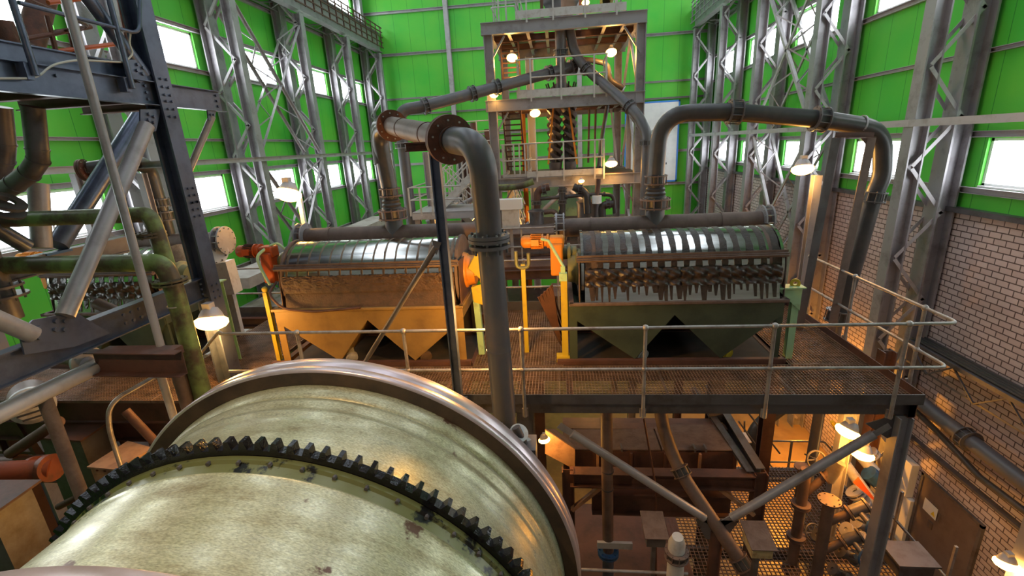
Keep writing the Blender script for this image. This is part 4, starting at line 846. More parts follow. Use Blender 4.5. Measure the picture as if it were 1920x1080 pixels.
def dia(a,c,r,nm='diagonal_tube',m='steel'): b=M(); b.tube([a,c],r,18); return obj(nm,b,m,t)
dia(onX(275,235,X+.09),onX(122,592,X+.09),.088); dia(onX(-60,575,X+.09),onX(62,628,X+.09),.085)
dia(onX(398,218,X+.05),onX(350,330,X-.3),.05); dia(onX(145,-30,X),onX(272,140,X),.075,m='blue')
X2=-7.3                                            # rear frame of the tower
dia(onX(265,215,X2),onX(108,460,X2),.13,m='blue'); dia(onX(-30,415,X2),onX(50,462,X2),.10,m='blue'); dia(onX(72,345,X2),onX(78,465,X2),.12)
dia(onX(85,-20,X2),onX(55,90,X2),.16,m='rust'); dia(onX(-5,40,X2),onX(22,100,X2),.16,m='rust')
b=M(); b.ib((X2,3,-1.25),(X2,7.2,-1.25),.2,.26); o=obj('rear_beam',b,'steelD',t); b=M(); b.box(onX(70,468,X2)+V((.05,0,-.1)),onX(98,478,X2)+V((.12,.2,.05))); obj('blue_patch',b,'bluep',t)
b=M(); b.box((X2-.1,2,1.02),(X2+.1,7.6,1.25)); obj('rear_upper_beam',b,'brown',t)
for k in range(6): b=M(); y=2.6+k*.9; b.ib((X2,y,.9),(X-.05,y,.9),.12,.2); obj('floor_joist',b,'brown' if k!=1 else 'steelD',t)
b=M(); b.box((X2,2,1.02),(X-.2,7.0,1.06)); obj('floor_plate',b,'brown',t)
dia(onX(135,570,X2+.3)+V((.4,0,0)),onX(230,590,-6.2),.08,m='pipeB')
t2=root('guard_rail',(X+.12,5,1),'dark tubular guard rail bolted to the outside of the upper truss beam','handrail')
for (a,c) in (((22,-20),(68,142)),((207,-20),(249,166))):
    b=M(); A=onX(*a,X+.16);Cc=onX(*c,X+.16); A.y=Cc.y; b.tube([A,Cc],.033,12); b.box(Cc+V((-.12,-.07,-.04)),Cc+V((-.02,.0,.12))); obj('rail_post',b,'blue',t2)
b=M(); b.tube(arc([onX(35,5,X+.16),onX(262,64,X+.16),onX(262,-40,X+.16)],.14),.022,10); obj('rail_bar',b,'blue',t2)
b=M(); b.tube(arc([onX(20,-15,X+.1),onX(170,50,X-.8),onX(95,60,X-1.4)],.2),.022,8); obj('rail_return',b,'rust',t2)
for (a,c) in (((90,5),(150,-2)),((40,75),(170,50)),((100,97),(240,80))):
    b=M(); b.tube([P(*a,X=-6.6),P(*c,X=-6.6)],.03,8); obj('rail_bar',b,'orange' if a!=(40,75) else 'rust',t2)
for (a,c) in (((88,30),(105,96)),((130,55),(140,100)),((222,-5),(240,85)),((228,-5),(246,85))):
    b=M(); b.tube([P(*a,X=-6.6),P(*c,X=-6.6)],.03,8); obj('rail_post',b,'rust',t2)
b=M(); b.tube(arc([onX(x,y,X+.12) for x,y in ((-20,147),(70,147),(95,122),(140,112),(235,117),(250,100),(242,82),(245,60))],.15),.011,8); obj('cable',b,'cable',label='thin pale cable drooping along the upper truss beam',cat='cable')
# long upright tube in front
b=M(); a=P(128,-10,Y=4.6); c=P(301,648,Y=4.6); a.x=c.x+(a.x-c.x)*.7; b.tube([a,c],.042,14); obj('upright_tube',b,'steel',label='long thin grey tube standing on the brown channel before the truss',cat='tube')
# ducts at the far left: segmented elbow
def segpipe(lab,pts,r,m):
    t=root('segmented_duct',pts[0],lab,'duct','dark segmented ducts'); b=M(); b.tube(pts,r,20); obj('duct_run',b,m,t)
    for i in range(1,len(pts)-1): b=M(); ring(b,pts[i],pts[i+1]-pts[i-1],r*.98,r*1.07,.02,24); obj('duct_seam',b,m,t)
segpipe('dark segmented duct bending toward the left edge under the truss floor',[P(x,y,Y=5.6) for x,y in ((62,200),(70,280),(72,300),(55,325),(28,345),(0,362),(-40,380))],.115,'steelD')
segpipe('second dark duct at the extreme left edge behind the segmented elbow',[P(x,y,Y=6.3) for x,y in ((0,200),(8,270),(6,300),(-12,345),(-40,360))],.13,'steelD')
t3=root('flanged_valve',P(5,560,Y=5.2),'dark flanged valve body at the left edge below the lower olive pipe','valve'); c=P(-5,545,Y=5.2); b=M(); b.cyl(c+V((0,0,.7)),c+V((0,0,-.4)),.16,20); obj('valve_neck',b,'steelD',t3)
b=M(); ring(b,c+V((0,0,.05)),(0,0,1),.1,.27,.03,28); ring(b,c+V((0,0,-.08)),(0,0,1),.1,.29,.03,28); b.bolts(c+V((0,0,-.14)),(0,0,1),.24,10,.015,.25); obj('valve_flange',b,'steelD',t3)
c=P(8,378,Y=5.0); b=M(); ring(b,c,(.6,.1,.8),.1,.2,.04,24); ring(b,c+V((-.05,0,-.09)),(.6,.1,.8),.1,.2,.03,24); obj('pipe_flange',b,'steelD',label='black pipe flange at the left edge under the segmented duct',cat='flange')
# olive green water pipes crossing behind the diagonals
def gpipe(lab,pts,r,fl):
    t=root('green_pipe',pts[0],lab,'pipe','olive green painted pipes'); b=M(); b.tube(arc(pts,.3,9),r,24); obj('pipe_run',b,'greenp',t)
    for c,d in fl: b=M(); d=V(d); ring(b,c-d.normalized()*.02,d,r*.9,r*1.75,.022,28); ring(b,c+d.normalized()*.02,d,r*.9,r*1.75,.022,28); b.bolts(c-d.normalized()*.045,d,r*1.5,8,.012,.09); obj('pipe_flange',b,'greenp',t)
p1=P(292,430,Y=5.5); v=V((0,0,1))
gpipe('upper olive green pipe with a flanged elbow behind the truss diagonal',[P(-60,415,Y=5.5),P(280,402,Y=5.5),p1,V((p1.x+.03,5.5,P(300,560,Y=5.5).z))],.098,[(P(283,440,Y=5.5),v)])
p2=P(318,520,Y=5.3); pe=V((p2.x,5.3,-7.0)); 
gpipe('lower olive green pipe with an elbow running down left of the mill',[P(0,498,Y=5.3),P(306,492,Y=5.3),p2+V((.02,0,-.1)),pe],.112,[(P(319,528,Y=5.3),v)])
b=M(); q=P(333,572,Y=5.3); ring(b,q,v,.112,.12,.015,24); obj('strap',b,'cable',label='thin wire strap round the lower olive green pipe',cat='strap')
# far-left riser behind the truss (pipe with coupling over the left separator)
tp=root('slurry_pipe',P(270,320,Y=8.42),'short brown slurry pipe arching onto the left separator behind the truss','pipe','rubber-lined slurry pipes')
xL=P(312,430,Y=8.42).x; b=M(); b.tube(arc([P(170,318,Y=7.6),P(250,305,Y=7.9),V((xL-.02,8.42,P(290,310,Y=8.42).z)),V((xL,8.42,-1.4))],.5,8),.135,22); obj('pipe_run',b,'rubber',tp)
coupling(V((xL,8.42,-.70)),(0,0,1),.135,tp,'pipeG',L=.13); coupling(V((xL,8.42,-.95)),(0,0,1),.17,tp,'pipeG',L=.15); flange(P(158,319,Y=7.55),(1,.3,.1),.12,tp,nb=8,R=1.5)
t=root('steel_frame',P(140,325,Y=8),'grey steel frame behind the truss diagonals above the left separator','frame'); fz=P(140,322,Y=8).z
for xx in (140,265): b=M(); a=P(xx,325,Y=8); b.ib((a.x,8,DK),(a.x,8,a.z),.12,.12,(0,1,0)); obj('frame_post',b,'steel',t)
b=M(); b.ib((P(138,0,Y=8).x-.1,8,fz+.05),(P(268,0,Y=8).x+.1,8,fz+.05),.12,.12); obj('frame_head',b,'steel',t)
# cap flange of the left header standing right of the column (white blind flange on a box)
t=root('blind_flange',P(398,470,Y=8.3),'round white blind flange on a grey casing right of the truss column','flange'); c=P(400,472,Y=8.2)
d=V((.75,-.6,.1)).normalized(); b=M(); b.cyl(c-d*.03,c,.26,32); b.cyl(c-d*.5,c-d*.03,.20,24); obj('flange_disc',b,'white',t); b=M(); b.bolts(c,d,.215,12,.018,.015); obj('bolt_heads',b,'steelD',t)
b=M(); b.plate([c+V((-.28,.05,-.25)),c+V((.22,.1,-.2)),c+V((.25,.1,-.85)),c+V((-.25,.05,-.85))],.3); b.box(c+V((-.1,.1,-2.0)),c+V((.1,.2,-.85))); obj('casing',b,'railL',t)
# brown channel, white pipe with its stand
b=M(); b.ch(P(180,676,Y=4.62),P(347,678,Y=4.62),.12,.30); b.box(P(180,660,Y=4.62)+V((0,0,0)),P(346,660,Y=4.8)); obj('brown_channel',b,'brown',label='rusty brown channel beam under the lower truss beam, left of the mill',cat='beam')
XW=-5.6
t=root('drain_pipe',(XW,3.6,-2.3),'dusty grey-green drain pipe with a flanged elbow and an orange-lit stand at lower left','pipe')
e=P(176,690,X=XW); s_=P(-40,795,X=XW); s_.z=e.z
b=M(); b.tube(arc([s_,e+V((0,.05,0)),e+V((-.28,.12,.02))],.13,7),.093,22); obj('pipe_run',b,'steelL',t)
c=e+V((-.18,.1,.05)); flange(c,(-1,.25,.1),.1,t,m='railL',nb=8,R=1.75,th=.018); b=M(); b.tube([c,c+V((-1.3,.3,0))],.09,20); obj('pipe_tail',b,'pipeB',t)
k=P(92,770,X=XW); k.z=e.z-.05; b=M(); b.tube([k,V((k.x,k.y,FL))],.066,18); obj('stand',b,'dust',t)
# looped stair rail
t=root('stair_rail',P(200,790,Y=4.7),'bent tubular stair rail at lower left behind the mill','handrail'); b=M(); b.tube(arc([P(360,680,Y=5.6),P(310,695,Y=5.3),P(205,755,Y=4.8),P(203,800,Y=4.8),V((P(222,868,Y=4.8).x,4.8,-4.6))],.22,8),.03,12); obj('rail_tube',b,'rail',t)
for xx,l in ((300,'left'),(335,'right')): 
    a=P(xx,690,Y=5.2); b=M(); b.tube([a+V((-.02,0,.3)),V((a.x,5.2,-6.5))],.05 if l=='left' else .09,14); obj('upright_pipe',b,'railL' if l=='left' else 'pipeB',label='%s of two orange-lit upright pipes beside the green pipe foot'%l,cat='pipe')
# boxes with lids below, a motor, dark pipes
def lidbox(px_,Z,h,lab,m='steelD',lm='brown'):
    pts=[P(x,y,Z=Z) for x,y in px_]; t=root('lidded_box',pts[0]+V((0,0,-h)),lab,'box'); b=M(); b.plate(pts,.03); obj('lid',b,lm,t)
    c=sum(pts,V((0,0,0)))/len(pts); q=[c+(p-c)*.88 for p in pts]; b=M(); n=len(q); b.add([p+V((0,0,-.02)) for p in q]+[p+V((0,0,-h)) for p in q],[(i,(i+1)%n,(i+1)%n+n,i+n) for i in range(n)]+[tuple(range(n,2*n))]); o=obj('box_body',b,m,t)
    b=M()
    for i in range(n):
        for k in range(3): w=q[i]*(.8-.3*k)+q[(i+1)%n]*(.2+.3*k)+V((0,0,-h*.45)); b.ball(w,.018,8)
    obj('rivets',b,'rust',o); return t
lidbox([(63,822),(131,780),(212,787),(151,828)],-3.9,2.5,'brown box with a flat lid behind the stair rail at lower left')
lidbox([(163,877),(240,828),(287,841),(217,882)],-4.0,.12,'small orange-lit plate lying left of the gear ring','tan','tan')
lidbox([(-260,903),(78,901),(-8,962),(-300,975)],-3.6,3,'rusty box with a dusty lid at the bottom left corner','steelD','brown')
t=root('finned_motor',P(50,760,Y=5.3),'large dusty motor with a slotted fan cover at lower left','motor'); c=P(60,762,Y=5.4); d=V((.8,-.6,.1)).normalized(); b=M(); b.cyl(c-d*.7,c-d*.03,.26,28); obj('motor_body',b,'pipeB',t)
b=M(); b.lathe(c-d*.03,d,[(.27,-.1),(.27,0),(.2,.06),(0,.07)],28); o=obj('fan_cover',b,'railL',t); b=M(); u=V((0,0,1))
for k in range(5): z=-.16+k*.08; w=math.sqrt(max(.02,.2**2-z*z)); s2=d.cross(u).normalized(); b.bar(c+d*.04+u*z-s2*w,c+d*.04+u*z+s2*w,.05,.022,u)
obj('cover_slot',b,'print',o)
b=M(); b.cyl(P(-20,885,Y=4.6),P(95,878,Y=4.9),.13,22); b.cyl(P(60,880,Y=4.85),P(68,879,Y=4.85),.17,22); b.cyl(P(88,878,Y=4.9),P(98,877,Y=4.9),.19,22); obj('orange_pipe',b,'rustor',label='thick dull orange pipe with collars behind the bottom left box',cat='pipe')
for i,(a,c,r,l) in enumerate((((0,865),(120,860),.07,'behind the orange pipe'),((20,850),(110,790),.08,'slanting up under the brown lid'),((110,950),(170,920),.05,'beside the gear teeth'),((235,770),(330,870),.06,'slanting down to the left rim of the mill'))):
    b=M(); b.tube([P(*a,Y=5.2),P(*c,Y=5.2)],r,14); obj('brown_bar',b,'brown',label='dark brown bar %s at lower left'%l,cat='bar')
# girders and lower deck under the platform on the left
t=root('lower_walkway',(-7.5,7,-5),'dark brown lower walkway with girders and legs under the platform at left','walkway')
b=M(); b.ib((-10,6.1,-4.15),(-4.5,6.1,-4.15),.2,.35); b.ib((-10,6.1,-5.1),(-4.5,6.1,-5.1),.15,.2); obj('girder',b,'brown',t)
b=M(); b.box((-10,6.2,-4.75),(-4.8,7.6,-4.7)); obj('deck_plate',b,'brown',t)
for x in (-9.3,-7.5,-6.1,-5.2): b=M(); b.bar((x,6.1,-3.6),(x+.35,6.1,-5.1),.08,.1,(0,1,0)); obj('web_brace',b,'brown',t)
for x in (-9.8,-6.9,-4.6): b=M(); b.ib((x,6.3,FL),(x,6.3,-3.6),.2,.2,(1,0,0)); obj('leg',b,'brown',t)
b=M(); b.box((-10.2,9.5,-3.75),(-6.6,9.6,-3.42)); obj('side_girder',b,'brown',t)
b=M(); b.box((-10.2,5.8,-3.8),(-5.0,5.9,-3.45)); obj('side_girder',b,'brown',t)
# ================================================================ under the platform, right side
t=root('sump_box',(1.4,7.5,-6.2),'rust brown sump box with dusty hinged lids under the platform','box')
l0=P(1058,843,Y=7.15);l1=P(1378,845,Y=7.15);u0=P(1078,797,Y=7.95);u1=P(1338,797,Y=7.95); mid=P(1240,844,Y=7.15);mid2=P(1222,797,Y=7.95)
for a,c,d,e in ((l0,mid+V((-.01,0,0)),mid2,u0),(mid+V((.02,0,0)),l1,u1,mid2+V((.03,0,0)))):
    b=M(); b.plate([a,c,d,e],.02); o=obj('lid',b,'dust',t); 
    for s in (.45,.6): b=M(); q=a+(c-a)*s; b.box(q+V((-.015,-.03,-.02)),q+V((.015,.12,.05))); obj('hinge',b,'steelD',o)
b=M(); b.box((l0.x-.02,7.14,-5.75),(l1.x+.02,8.2,l0.z-.02)); obj('box_body',b,'brown',t)
for k in range(6): x=l0.x+(l1.x-l0.x)*k/5; b=M(); b.box((x-.02,7.08,-5.75),(x+.02,7.14,l0.z-.02)); obj('stiffener',b,'tan' if k in (1,4) else 'brown',t)
t=root('launder',P(1020,830,Y=7),'slanting brown launder box at the left of the sump box','launder'); b=M(); b.plate([P(x,y,Y=6.9) for x,y in ((1022,805),(1078,842),(1078,880),(1022,850))],.02); obj('side_panel',b,'tan',t)
b=M(); b.plate([P(1022,805,Y=6.9),P(1078,842,Y=6.9),P(1075,832,Y=7.5),P(1040,805,Y=7.5)],.02); obj('cover',b,'dust',t)
t=root('support_gantry',(1.5,6.6,-6),'rust brown beam frame in front of the sump box','frame')
zt=-5.22; b=M(); b.ib((.08,6.6,zt-.13),(3.0,6.6,zt-.13),.2,.27); obj('beam',b,'brown',t)
b=M(); b.ib((.45,6.75,-5.95),(2.75,6.75,-5.95),.2,.42); obj('beam',b,'brown',t); b=M(); b.ib((.0,7.9,zt-.13),(3.0,7.9,zt-.13),.2,.27); obj('beam',b,'brown',t)
for x in (.05,3.1): b=M(); b.ib((x,6.6,FL),(x,6.6,zt+.02),.16,.2,(1,0,0)); obj('post',b,'brown',t)
b=M(); b.ib((3.1,6.6,zt),(3.1,9.3,zt),.14,.2); b.ib((2.95,6.6,zt+.01),(2.8,9.3,zt+.01),.12,.06); obj('side_beam',b,'steelD',t)
b=M(); b.bar((3.05,6.55,zt-.75),(2.5,6.6,zt-.3),.06,.08,(0,1,0)); obj('knee_brace',b,'tan',t)
b=M(); b.bar((.1,6.55,zt-.75),(.6,6.6,zt-.3),.06,.08,(0,1,0)); obj('knee_brace',b,'tan',t)
c=P(1345,810,Y=7.9); b=M(); b.box(c+V((.05,-.3,-.02)),c+V((.5,0,.0))); b.box(c+V((.1,-.5,-.35)),c+V((.22,-.2,-.02))); obj('bracket_plate',b,'railL',t)
# lower grating walkway
t=root('lower_platform',(4.5,8,-7.4),'lower grating walkway around the valves beneath the platform','platform'); GZ=-7.4
def g2(x0,x1,y0,y1):
    b=M(); i=x0
    while i<x1: b.box((i,y0,GZ-.03),(i+.012,y1,GZ)); i+=.075
    i=y0
    while i<y1: b.box((x0,i,GZ-.015),(x1,i+.012,GZ-.001)); i+=.075
    obj('grating',b,'dust',t)
g2(1.9,6.0,5.2,9.6)
for y in (5.2,7.3,9.6): b=M(); b.ib((1.9,y,GZ-.15),(6.0,y,GZ-.15),.1,.2); obj('joist',b,'steelD',t)
for x in (1.9,6.0): b=M(); b.ib((x,5.2,GZ-.15),(x,9.6,GZ-.15),.1,.2); obj('joist',b,'steelD',t)
for x in (2.0,5.9):
    for y in (5.4,9.4): b=M(); b.ib((x,y,FL),(x,y,GZ-.2),.14,.14,(1,0,0)); obj('leg',b,'steelD',t)
t=root('handrail',(6,7,GZ),'grey stair handrail at lower right, catching bright light before the brick wall','handrail')
for a,c in (((1560,838),(1780,1090)),((1560,905),(1700,1090))):
    b=M(); b.tube([P(a[0],a[1],X=6.05),P(c[0],c[1],X=6.05)],.026,10); obj('rail_bar',b,'inox' if a[1]==838 else 'rail',t)
for y in (6.4,7.6,8.8): b=M(); b.bar((6.05,y,GZ-.2),(6.05,y,-6.35),.04,.04,(0,1,0)); obj('rail_post',b,'rail',t)
t=root('handrail',(5,11,-9),'dark handrail in front of the orange-lit floor beneath the platform','handrail')
a,c=P(1440,827,Y=11),P(1560,827,Y=11)
for y in (827,866): b=M(); b.tube(arc([P(1440,y,Y=11),P(1545,y+1,Y=11),P(1562,y+20,Y=11.2)],.1),.024,8); obj('rail_bar',b,'steelD',t)
for x in (1444,1485): q=P(x,827,Y=11); b=M(); b.bar((q.x,11,q.z),(q.x,11,q.z-1.15),.045,.04,(0,1,0)); obj('rail_post',b,'steelD',t)
z2=P(1490,898,Y=11).z; b=M(); b.box((a.x-1.5,11,z2-.1),(c.x+.4,11.2,z2)); b.box((a.x-1.5,11,z2-2.5),(a.x-1.3,11.2,z2)); b.box((c.x-.2,11,FL),(c.x,11.2,z2)); obj('rail_footing',b,'steelD',t)
b=M(); b.tube([P(1385,790,Y=10),P(1450,880,Y=10)],.02,8); b.tube([P(1400,770,Y=10),P(1462,850,Y=10)],.02,8); b.tube([P(1396,790,Y=10),P(1396,860,Y=10)],.02,8); obj('sloping_rail',b,'steelD',label='thin sloping stair rails before the orange-lit floor',cat='handrail')
b=M(); q=P(1418,800,Y=10.5); b.tube(arc([q+V((.6,0,.6)),q,q+V((-.15,0,-.9)),q+V((-.05,0,-1.4))],.3),.16,18); o=obj('black_hose',b,'rubber',label='black rubber pipe bend seen against the orange-lit floor',cat='pipe')
# downcomer pipes
t=root('downcomer',P(1130,790,Y=6.2),'upright brown pipe with a blue flange at its lower end, left under the platform','pipe','downcomer pipes')
a=P(1130,775,Y=6.15);c=P(1145,1033,Y=6.15); c.x=a.x=(a.x+c.x)/2+.03; b=M(); b.tube([V((a.x-.05,6.15,-3.6)),c],.088,20); obj('pipe_run',b,'pipeB',t)
b=M(); b.tube([c,V((c.x,6.15,FL))],.092,20); obj('lower_pipe',b,'blue',t); b=M(); ring(b,c,(0,0,1),.05,.17,.03,28); ring(b,c+V((0,0,-.05)),(0,0,1),.05,.17,.03,28); b.bolts(c+V((0,0,-.07)),(0,0,1),.14,8,.014,.11); obj('flange',b,'bluep',t)
for y in (882,915): q=P(1137,y,Y=6.15); q.x=c.x-.02; b=M(); ring(b,q,(0,0,1),.088,.095,.015,24); obj('pipe_band',b,'print',t)
t=root('downcomer',P(1240,790,Y=6.2),'bent orange-lit brown pipe with two couplings slanting down right under the platform','pipe','downcomer pipes')
pts=[P(1238,765,Y=6.5),P(1243,800,Y=6.45),P(1262,855,Y=6.3),P(1285,900,Y=6.1),P(1395,1062,Y=5.55),P(1440,1130,Y=5.3)]
b=M(); b.tube(arc(pts,.25,6),.098,22); obj('pipe_run',b,'pipeB',t); coupling(P(1277,884,Y=6.17),pts[3]-pts[2],.1,t,'pipeB',L=.12); coupling(P(1390,1055,Y=5.57),pts[5]-pts[4],.1,t,'pipeB',L=.16)
t=root('standpipe',P(1270,1020,Y=5),'pale dusty standpipe with a bolted coupling at the bottom edge','pipe','downcomer pipes'); q=P(1270,1018,Y=5.0); b=M(); b.tube([q+V((0,0,.1)),q+V((0,.02,-.02)),V((q.x,5.0,FL))],[.07,.108,.108],24); obj('pipe_run',b,'railL',t); o=coupling(q+V((0,0,-.18)),(0,0,1),.108,t,'dust',L=.1)
b=M(); b.tube([P(1207,785,Y=5.9),P(1230,915,Y=5.85),P(1230,1080,Y=5.8)],.014,8); obj('thin_rod',b,'rust',label='thin rusty rod hanging in front of the brown sump frame',cat='rod')
def terminal(x,y,w,Y,lab,m):
    c=P(x,y,Y=Y); t=root('junction_box',c,lab,'box','junction boxes on stands'); b=M(); b.box(c+V((-w/2,-.12,-.22)),c+V((w/2,.22,-.02))); obj('box_body',b,m,t,bev=.01); b=M(); b.plate([c+V((-w/2-.03,-.17,-.03)),c+V((w/2+.03,-.17,-.03)),c+V((w/2+.03,.28,.03)),c+V((-w/2-.03,.28,.03))],.015); obj('canopy',b,'dust',t)
    b=M(); b.bar(c+V((0,.05,-.2)),V((c.x,c.y+.05,-7.4 if x>1300 else FL)),.06,.08,(0,1,0)); obj('stand',b,'steelD',t)
terminal(1228,990,.26,5.4,'small junction box with a dusty canopy left of the pale standpipe','steelD'); terminal(1425,1010,.27,5.3,'small yellowed junction box with a dusty canopy by the lower grating','cream')
b=M(); b.box(P(1120,1018,Y=6.05),P(1185,1026,Y=6.1)); obj('flat_strip',b,'railL',label='pale flat strip crossing behind the blue flanged pipe',cat='strip')
b=M(); b.tube([P(1090,1068,Y=5.3),P(1290,1076,Y=5.3)],.022,10); obj('low_rail',b,'rail',label='thin rail along the bottom edge right of the mill',cat='handrail')
b=M(); b.box((.1,5.9,-9),(2.2,8.3,-7.4)); obj('machinery_pedestal',b,'brown',label='dark brown machine base deep under the sump box',cat='machine base')
# valve cluster
def handwheel(t,c,d,r,m='bluep'):
    b=M(); tt,u,w=frame(d); n=28; b.tube([c+(u*cos(2*pi*k/n)+w*sin(2*pi*k/n))*r for k in range(n+1)],r*.11,8,False); o=obj('handwheel',b,m,t); b=M()
    for k in range(3): a=2*pi*k/3; b.tube([c,c+(u*cos(a)+w*sin(a))*r],r*.08,6)
    b.cyl(c-tt*.05,c+tt*.03,r*.18,10); b.cyl(c,c-tt*.3,r*.1,8); obj('spokes_and_stem',b,'rail' if m=='bluep' else m,o)
def manifold(x,y0,y1,Y,r,lab,m,top=True,flr=()):
    a=P(x,y0,Y=Y); t=root('valve_manifold',V((a.x,Y,GZ)),lab,'pipe','upright manifold pipes'); zb=GZ-.0 if y1>1080 else P(x,y1,Y=Y).z
    b=M(); b.tube([V((a.x,Y,zb)),a],r,20); obj('riser',b,m,t)
    if top: b=M(); b.cyl(a,a+V((0,0,.03)),r*1.9,28); b.bolts(a+V((0,0,.03)),(0,0,1),r*1.6,8,.012,.015); obj('top_flange',b,m,t)
    for y in flr: q=P(x,y,Y=Y); q.x=a.x; b=M(); ring(b,q,(0,0,1),r*.9,r*1.75,.03,24); ring(b,q+V((0,0,-.04)),(0,0,1),r*.9,r*1.75,.03,24); obj('joint_flange',b,m,t)
    return t,a
tA,a=manifold(1555,940,1100,6.4,.085,'orange-lit upright pipe with a round bolted cap among the valves','pipeB')
for dz,ml in ((-.28,.42),(-.85,.40)):
    q=a+V((0,0,dz-.15)); b=M(); b.tube([q,q+V((ml*.75,0,.22))],.06,16); e=q+V((ml*.75,0,.22)); ring(b,e,(.75,0,.4),.04,.12,.03,20); obj('branch',b,'pipeB',tA)
    b=M(); b.cyl(e+V((.03,0,.02)),e+V((.22,0,.13)),.09,16); ring(b,e+V((.24,0,.14)),(.75,0,.4),.04,.12,.03,20); b.cyl(e+V((.12,0,.07)),e+V((.16,-.25,.02)),.045,12); o=obj('valve_body',b,'steelD',tA); handwheel(tA,e+V((.18,-.34,.03)),(.25,-1,.35),.155)
tB,a=manifold(1512,880,1100,7.0,.085,'rusty upright pipe with three flange joints left of the capped pipe','pipeB',False,(945,1005,1068))
q=a+V((0,0,-.3)); b=M(); b.tube([q+V((0,0,-.25)),q+V((.3,0,.15)),q+V((.42,0,.3))],.06,16); ring(b,q+V((.3,0,.15)),(.7,0,.5),.04,.12,.03,20); obj('branch',b,'pipeB',tB); b=M(); b.cyl(q+V((.36,0,.1)),q+V((.5,0,.45)),.1,16); obj('valve_body',b,'steelD',tB)
handwheel(tB,P(1530,862,Y=7.1),(.1,-1,.35),.15,'steelD'); handwheel(tB,P(1525,998,Y=7.0),(.2,-1,.6),.14,'steelD')
c=P(1506,878,Y=7.2); b=M(); b.cyl(c,c+V((0,0,.03)),.14,24); b.cyl(c+V((0,0,-.6)),c,.07,16); obj('capped_stub',b,'pipeB',label='small capped pipe stub above the rusty manifold',cat='pipe')
t=root('valve_train',P(1620,880,Y=7.4),'diagonal row of orange-lit valves and pipes behind the right platform column','valve','orange-lit valves'); 
b=M(); b.tube([P(1585,870,Y=7.6),P(1650,960,Y=7.2)],.09,18); obj('pipe_run',b,'railL',t); b=M(); b.tube([P(1600,838,Y=7.9),P(1640,885,Y=7.6)],.10,18); obj('pipe_run',b,'railL',t)
for x,y,Y_ in ((1603,920,7.3),(1628,850,7.8),(1655,905,7.4),(1615,945,7.2)): 
    q=P(x,y,Y=Y_); d=V((.6,-.3,-.7)); b=M(); ring(b,q,d,.05,.16,.03,24); ring(b,q+d.normalized()*.07,d,.05,.16,.03,24); b.bolts(q,d,.13,6,.014,.08); obj('valve_flange',b,'steelL',t)
q=P(1640,895,Y=7.5); b=M(); b.cyl(q+V((-.12,0,.1)),q+V((.1,-.05,-.1)),.14,20); obj('valve_body',b,'bluep',t); b=M(); b.plate([P(1600,905,Y=7.1),P(1610,895,Y=7.1),P(1655,955,Y=7.0),P(1640,940,Y=7.0)],.03); obj('orange_bar',b,'orange',t)
for x,y,Y_,s in ((1600,1000,6.7,.12),(1590,1040,6.5,.11),(1545,1010,6.9,.11),(1620,985,7.0,.12),(1575,1075,6.4,.1)):
    q=P(x,y,Y=Y_); b=M(); b.cyl(q+V((-.12,0,.08)),q+V((.14,0,-.1)),s*.7,16); ring(b,q+V((-.12,0,.08)),(.26,0,-.18),.03,s,.03,18); ring(b,q+V((.14,0,-.1)),(.26,0,-.18),.03,s,.03,18); b.cyl(q,q+V((.02,-.15,.12)),s*.35,10); obj('valve_body',b,'steelD' if s!=.12 else 'steel',t)
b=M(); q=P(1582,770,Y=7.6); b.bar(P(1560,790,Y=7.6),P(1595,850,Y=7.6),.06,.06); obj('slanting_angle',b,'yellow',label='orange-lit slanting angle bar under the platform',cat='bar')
b=M(); q=P(1575,860,Y=7.3); b.ib((q.x,7.3,GZ),(q.x,7.3,-3.7),.15,.2,(1,0,0)); obj('inner_post',b,'steelL',label='orange-lit inner post among the valves under the platform',cat='post')
b=M(); q=P(1625,800,Y=7.9); b.ib((q.x+.1,7.9,GZ),(q.x+.1,7.9,-3.7),.2,.2,(1,0,0)); obj('inner_post',b,'brown',label='brown inner post behind the two lower floodlights',cat='post')
c=P(1700,1050,Y=6.3); b=M(); b.box(c+V((-.15,-.1,-.25)),c+V((.35,.3,0))); b.box(c+V((-.2,-.15,0)),c+V((.4,.35,.03))); obj('small_cabinet',b,'steelD',label='small grey cabinet at the foot of the stair handrail',cat='cabinet')
# brick wall fittings
t=root('door_1',(9.6,10.7,FL),'dusty grey double door in the brick wall with a white notice','door',kind='structure')
b=M(); b.box((9.60,9.75,FL),(9.66,11.50,-9.07)); obj('door_leaf',b,'panelgrey',t); b=M()
for a,c in (((9.67,FL),(9.75,-9.0)),((11.5,FL),(11.58,-9.0)),((9.67,-9.07),(11.58,-8.99))): b.box((9.58,a[0],a[1]),(9.66,c[0],c[1]))
obj('door_frame',b,'steelD',t); b=M(); b.box((9.58,10.9,-10.3),(9.6,11.05,-10.1)); b.tube([(9.56,10.75,-9.9),(9.56,10.75,-9.65)],.012,6); obj('door_handle',b,'steelD',t)
t=root('notice',(9.58,11,-9.9),'white notice with a small yellow warning triangle on the grey door','sign'); b=M(); b.plate([(9.585,11.3,-9.95),(9.585,10.85,-9.95),(9.585,10.85,-9.6),(9.585,11.3,-9.6)],.006); obj('sheet',b,'bannerw',t); b=M(); b.plate([(9.575,11.02,-9.88),(9.575,10.88,-9.88),(9.575,10.95,-9.75)],.006); obj('warning_triangle',b,'yellowsign',t)
t=root('distribution_board',(9.5,12.2,-10.4),'pale distribution board with a black socket on the brick wall beside the door','cabinet'); b=M(); b.box((9.45,11.75,-10.0),(9.65,12.9,-8.95)); obj('board',b,'white',t,bev=.01); b=M(); b.cyl((9.45,12.1,-9.6),(9.35,12.05,-9.75),.09,14); b.cyl((9.45,12.5,-9.3),(9.42,12.5,-9.3),.05,10); obj('socket',b,'print',t)
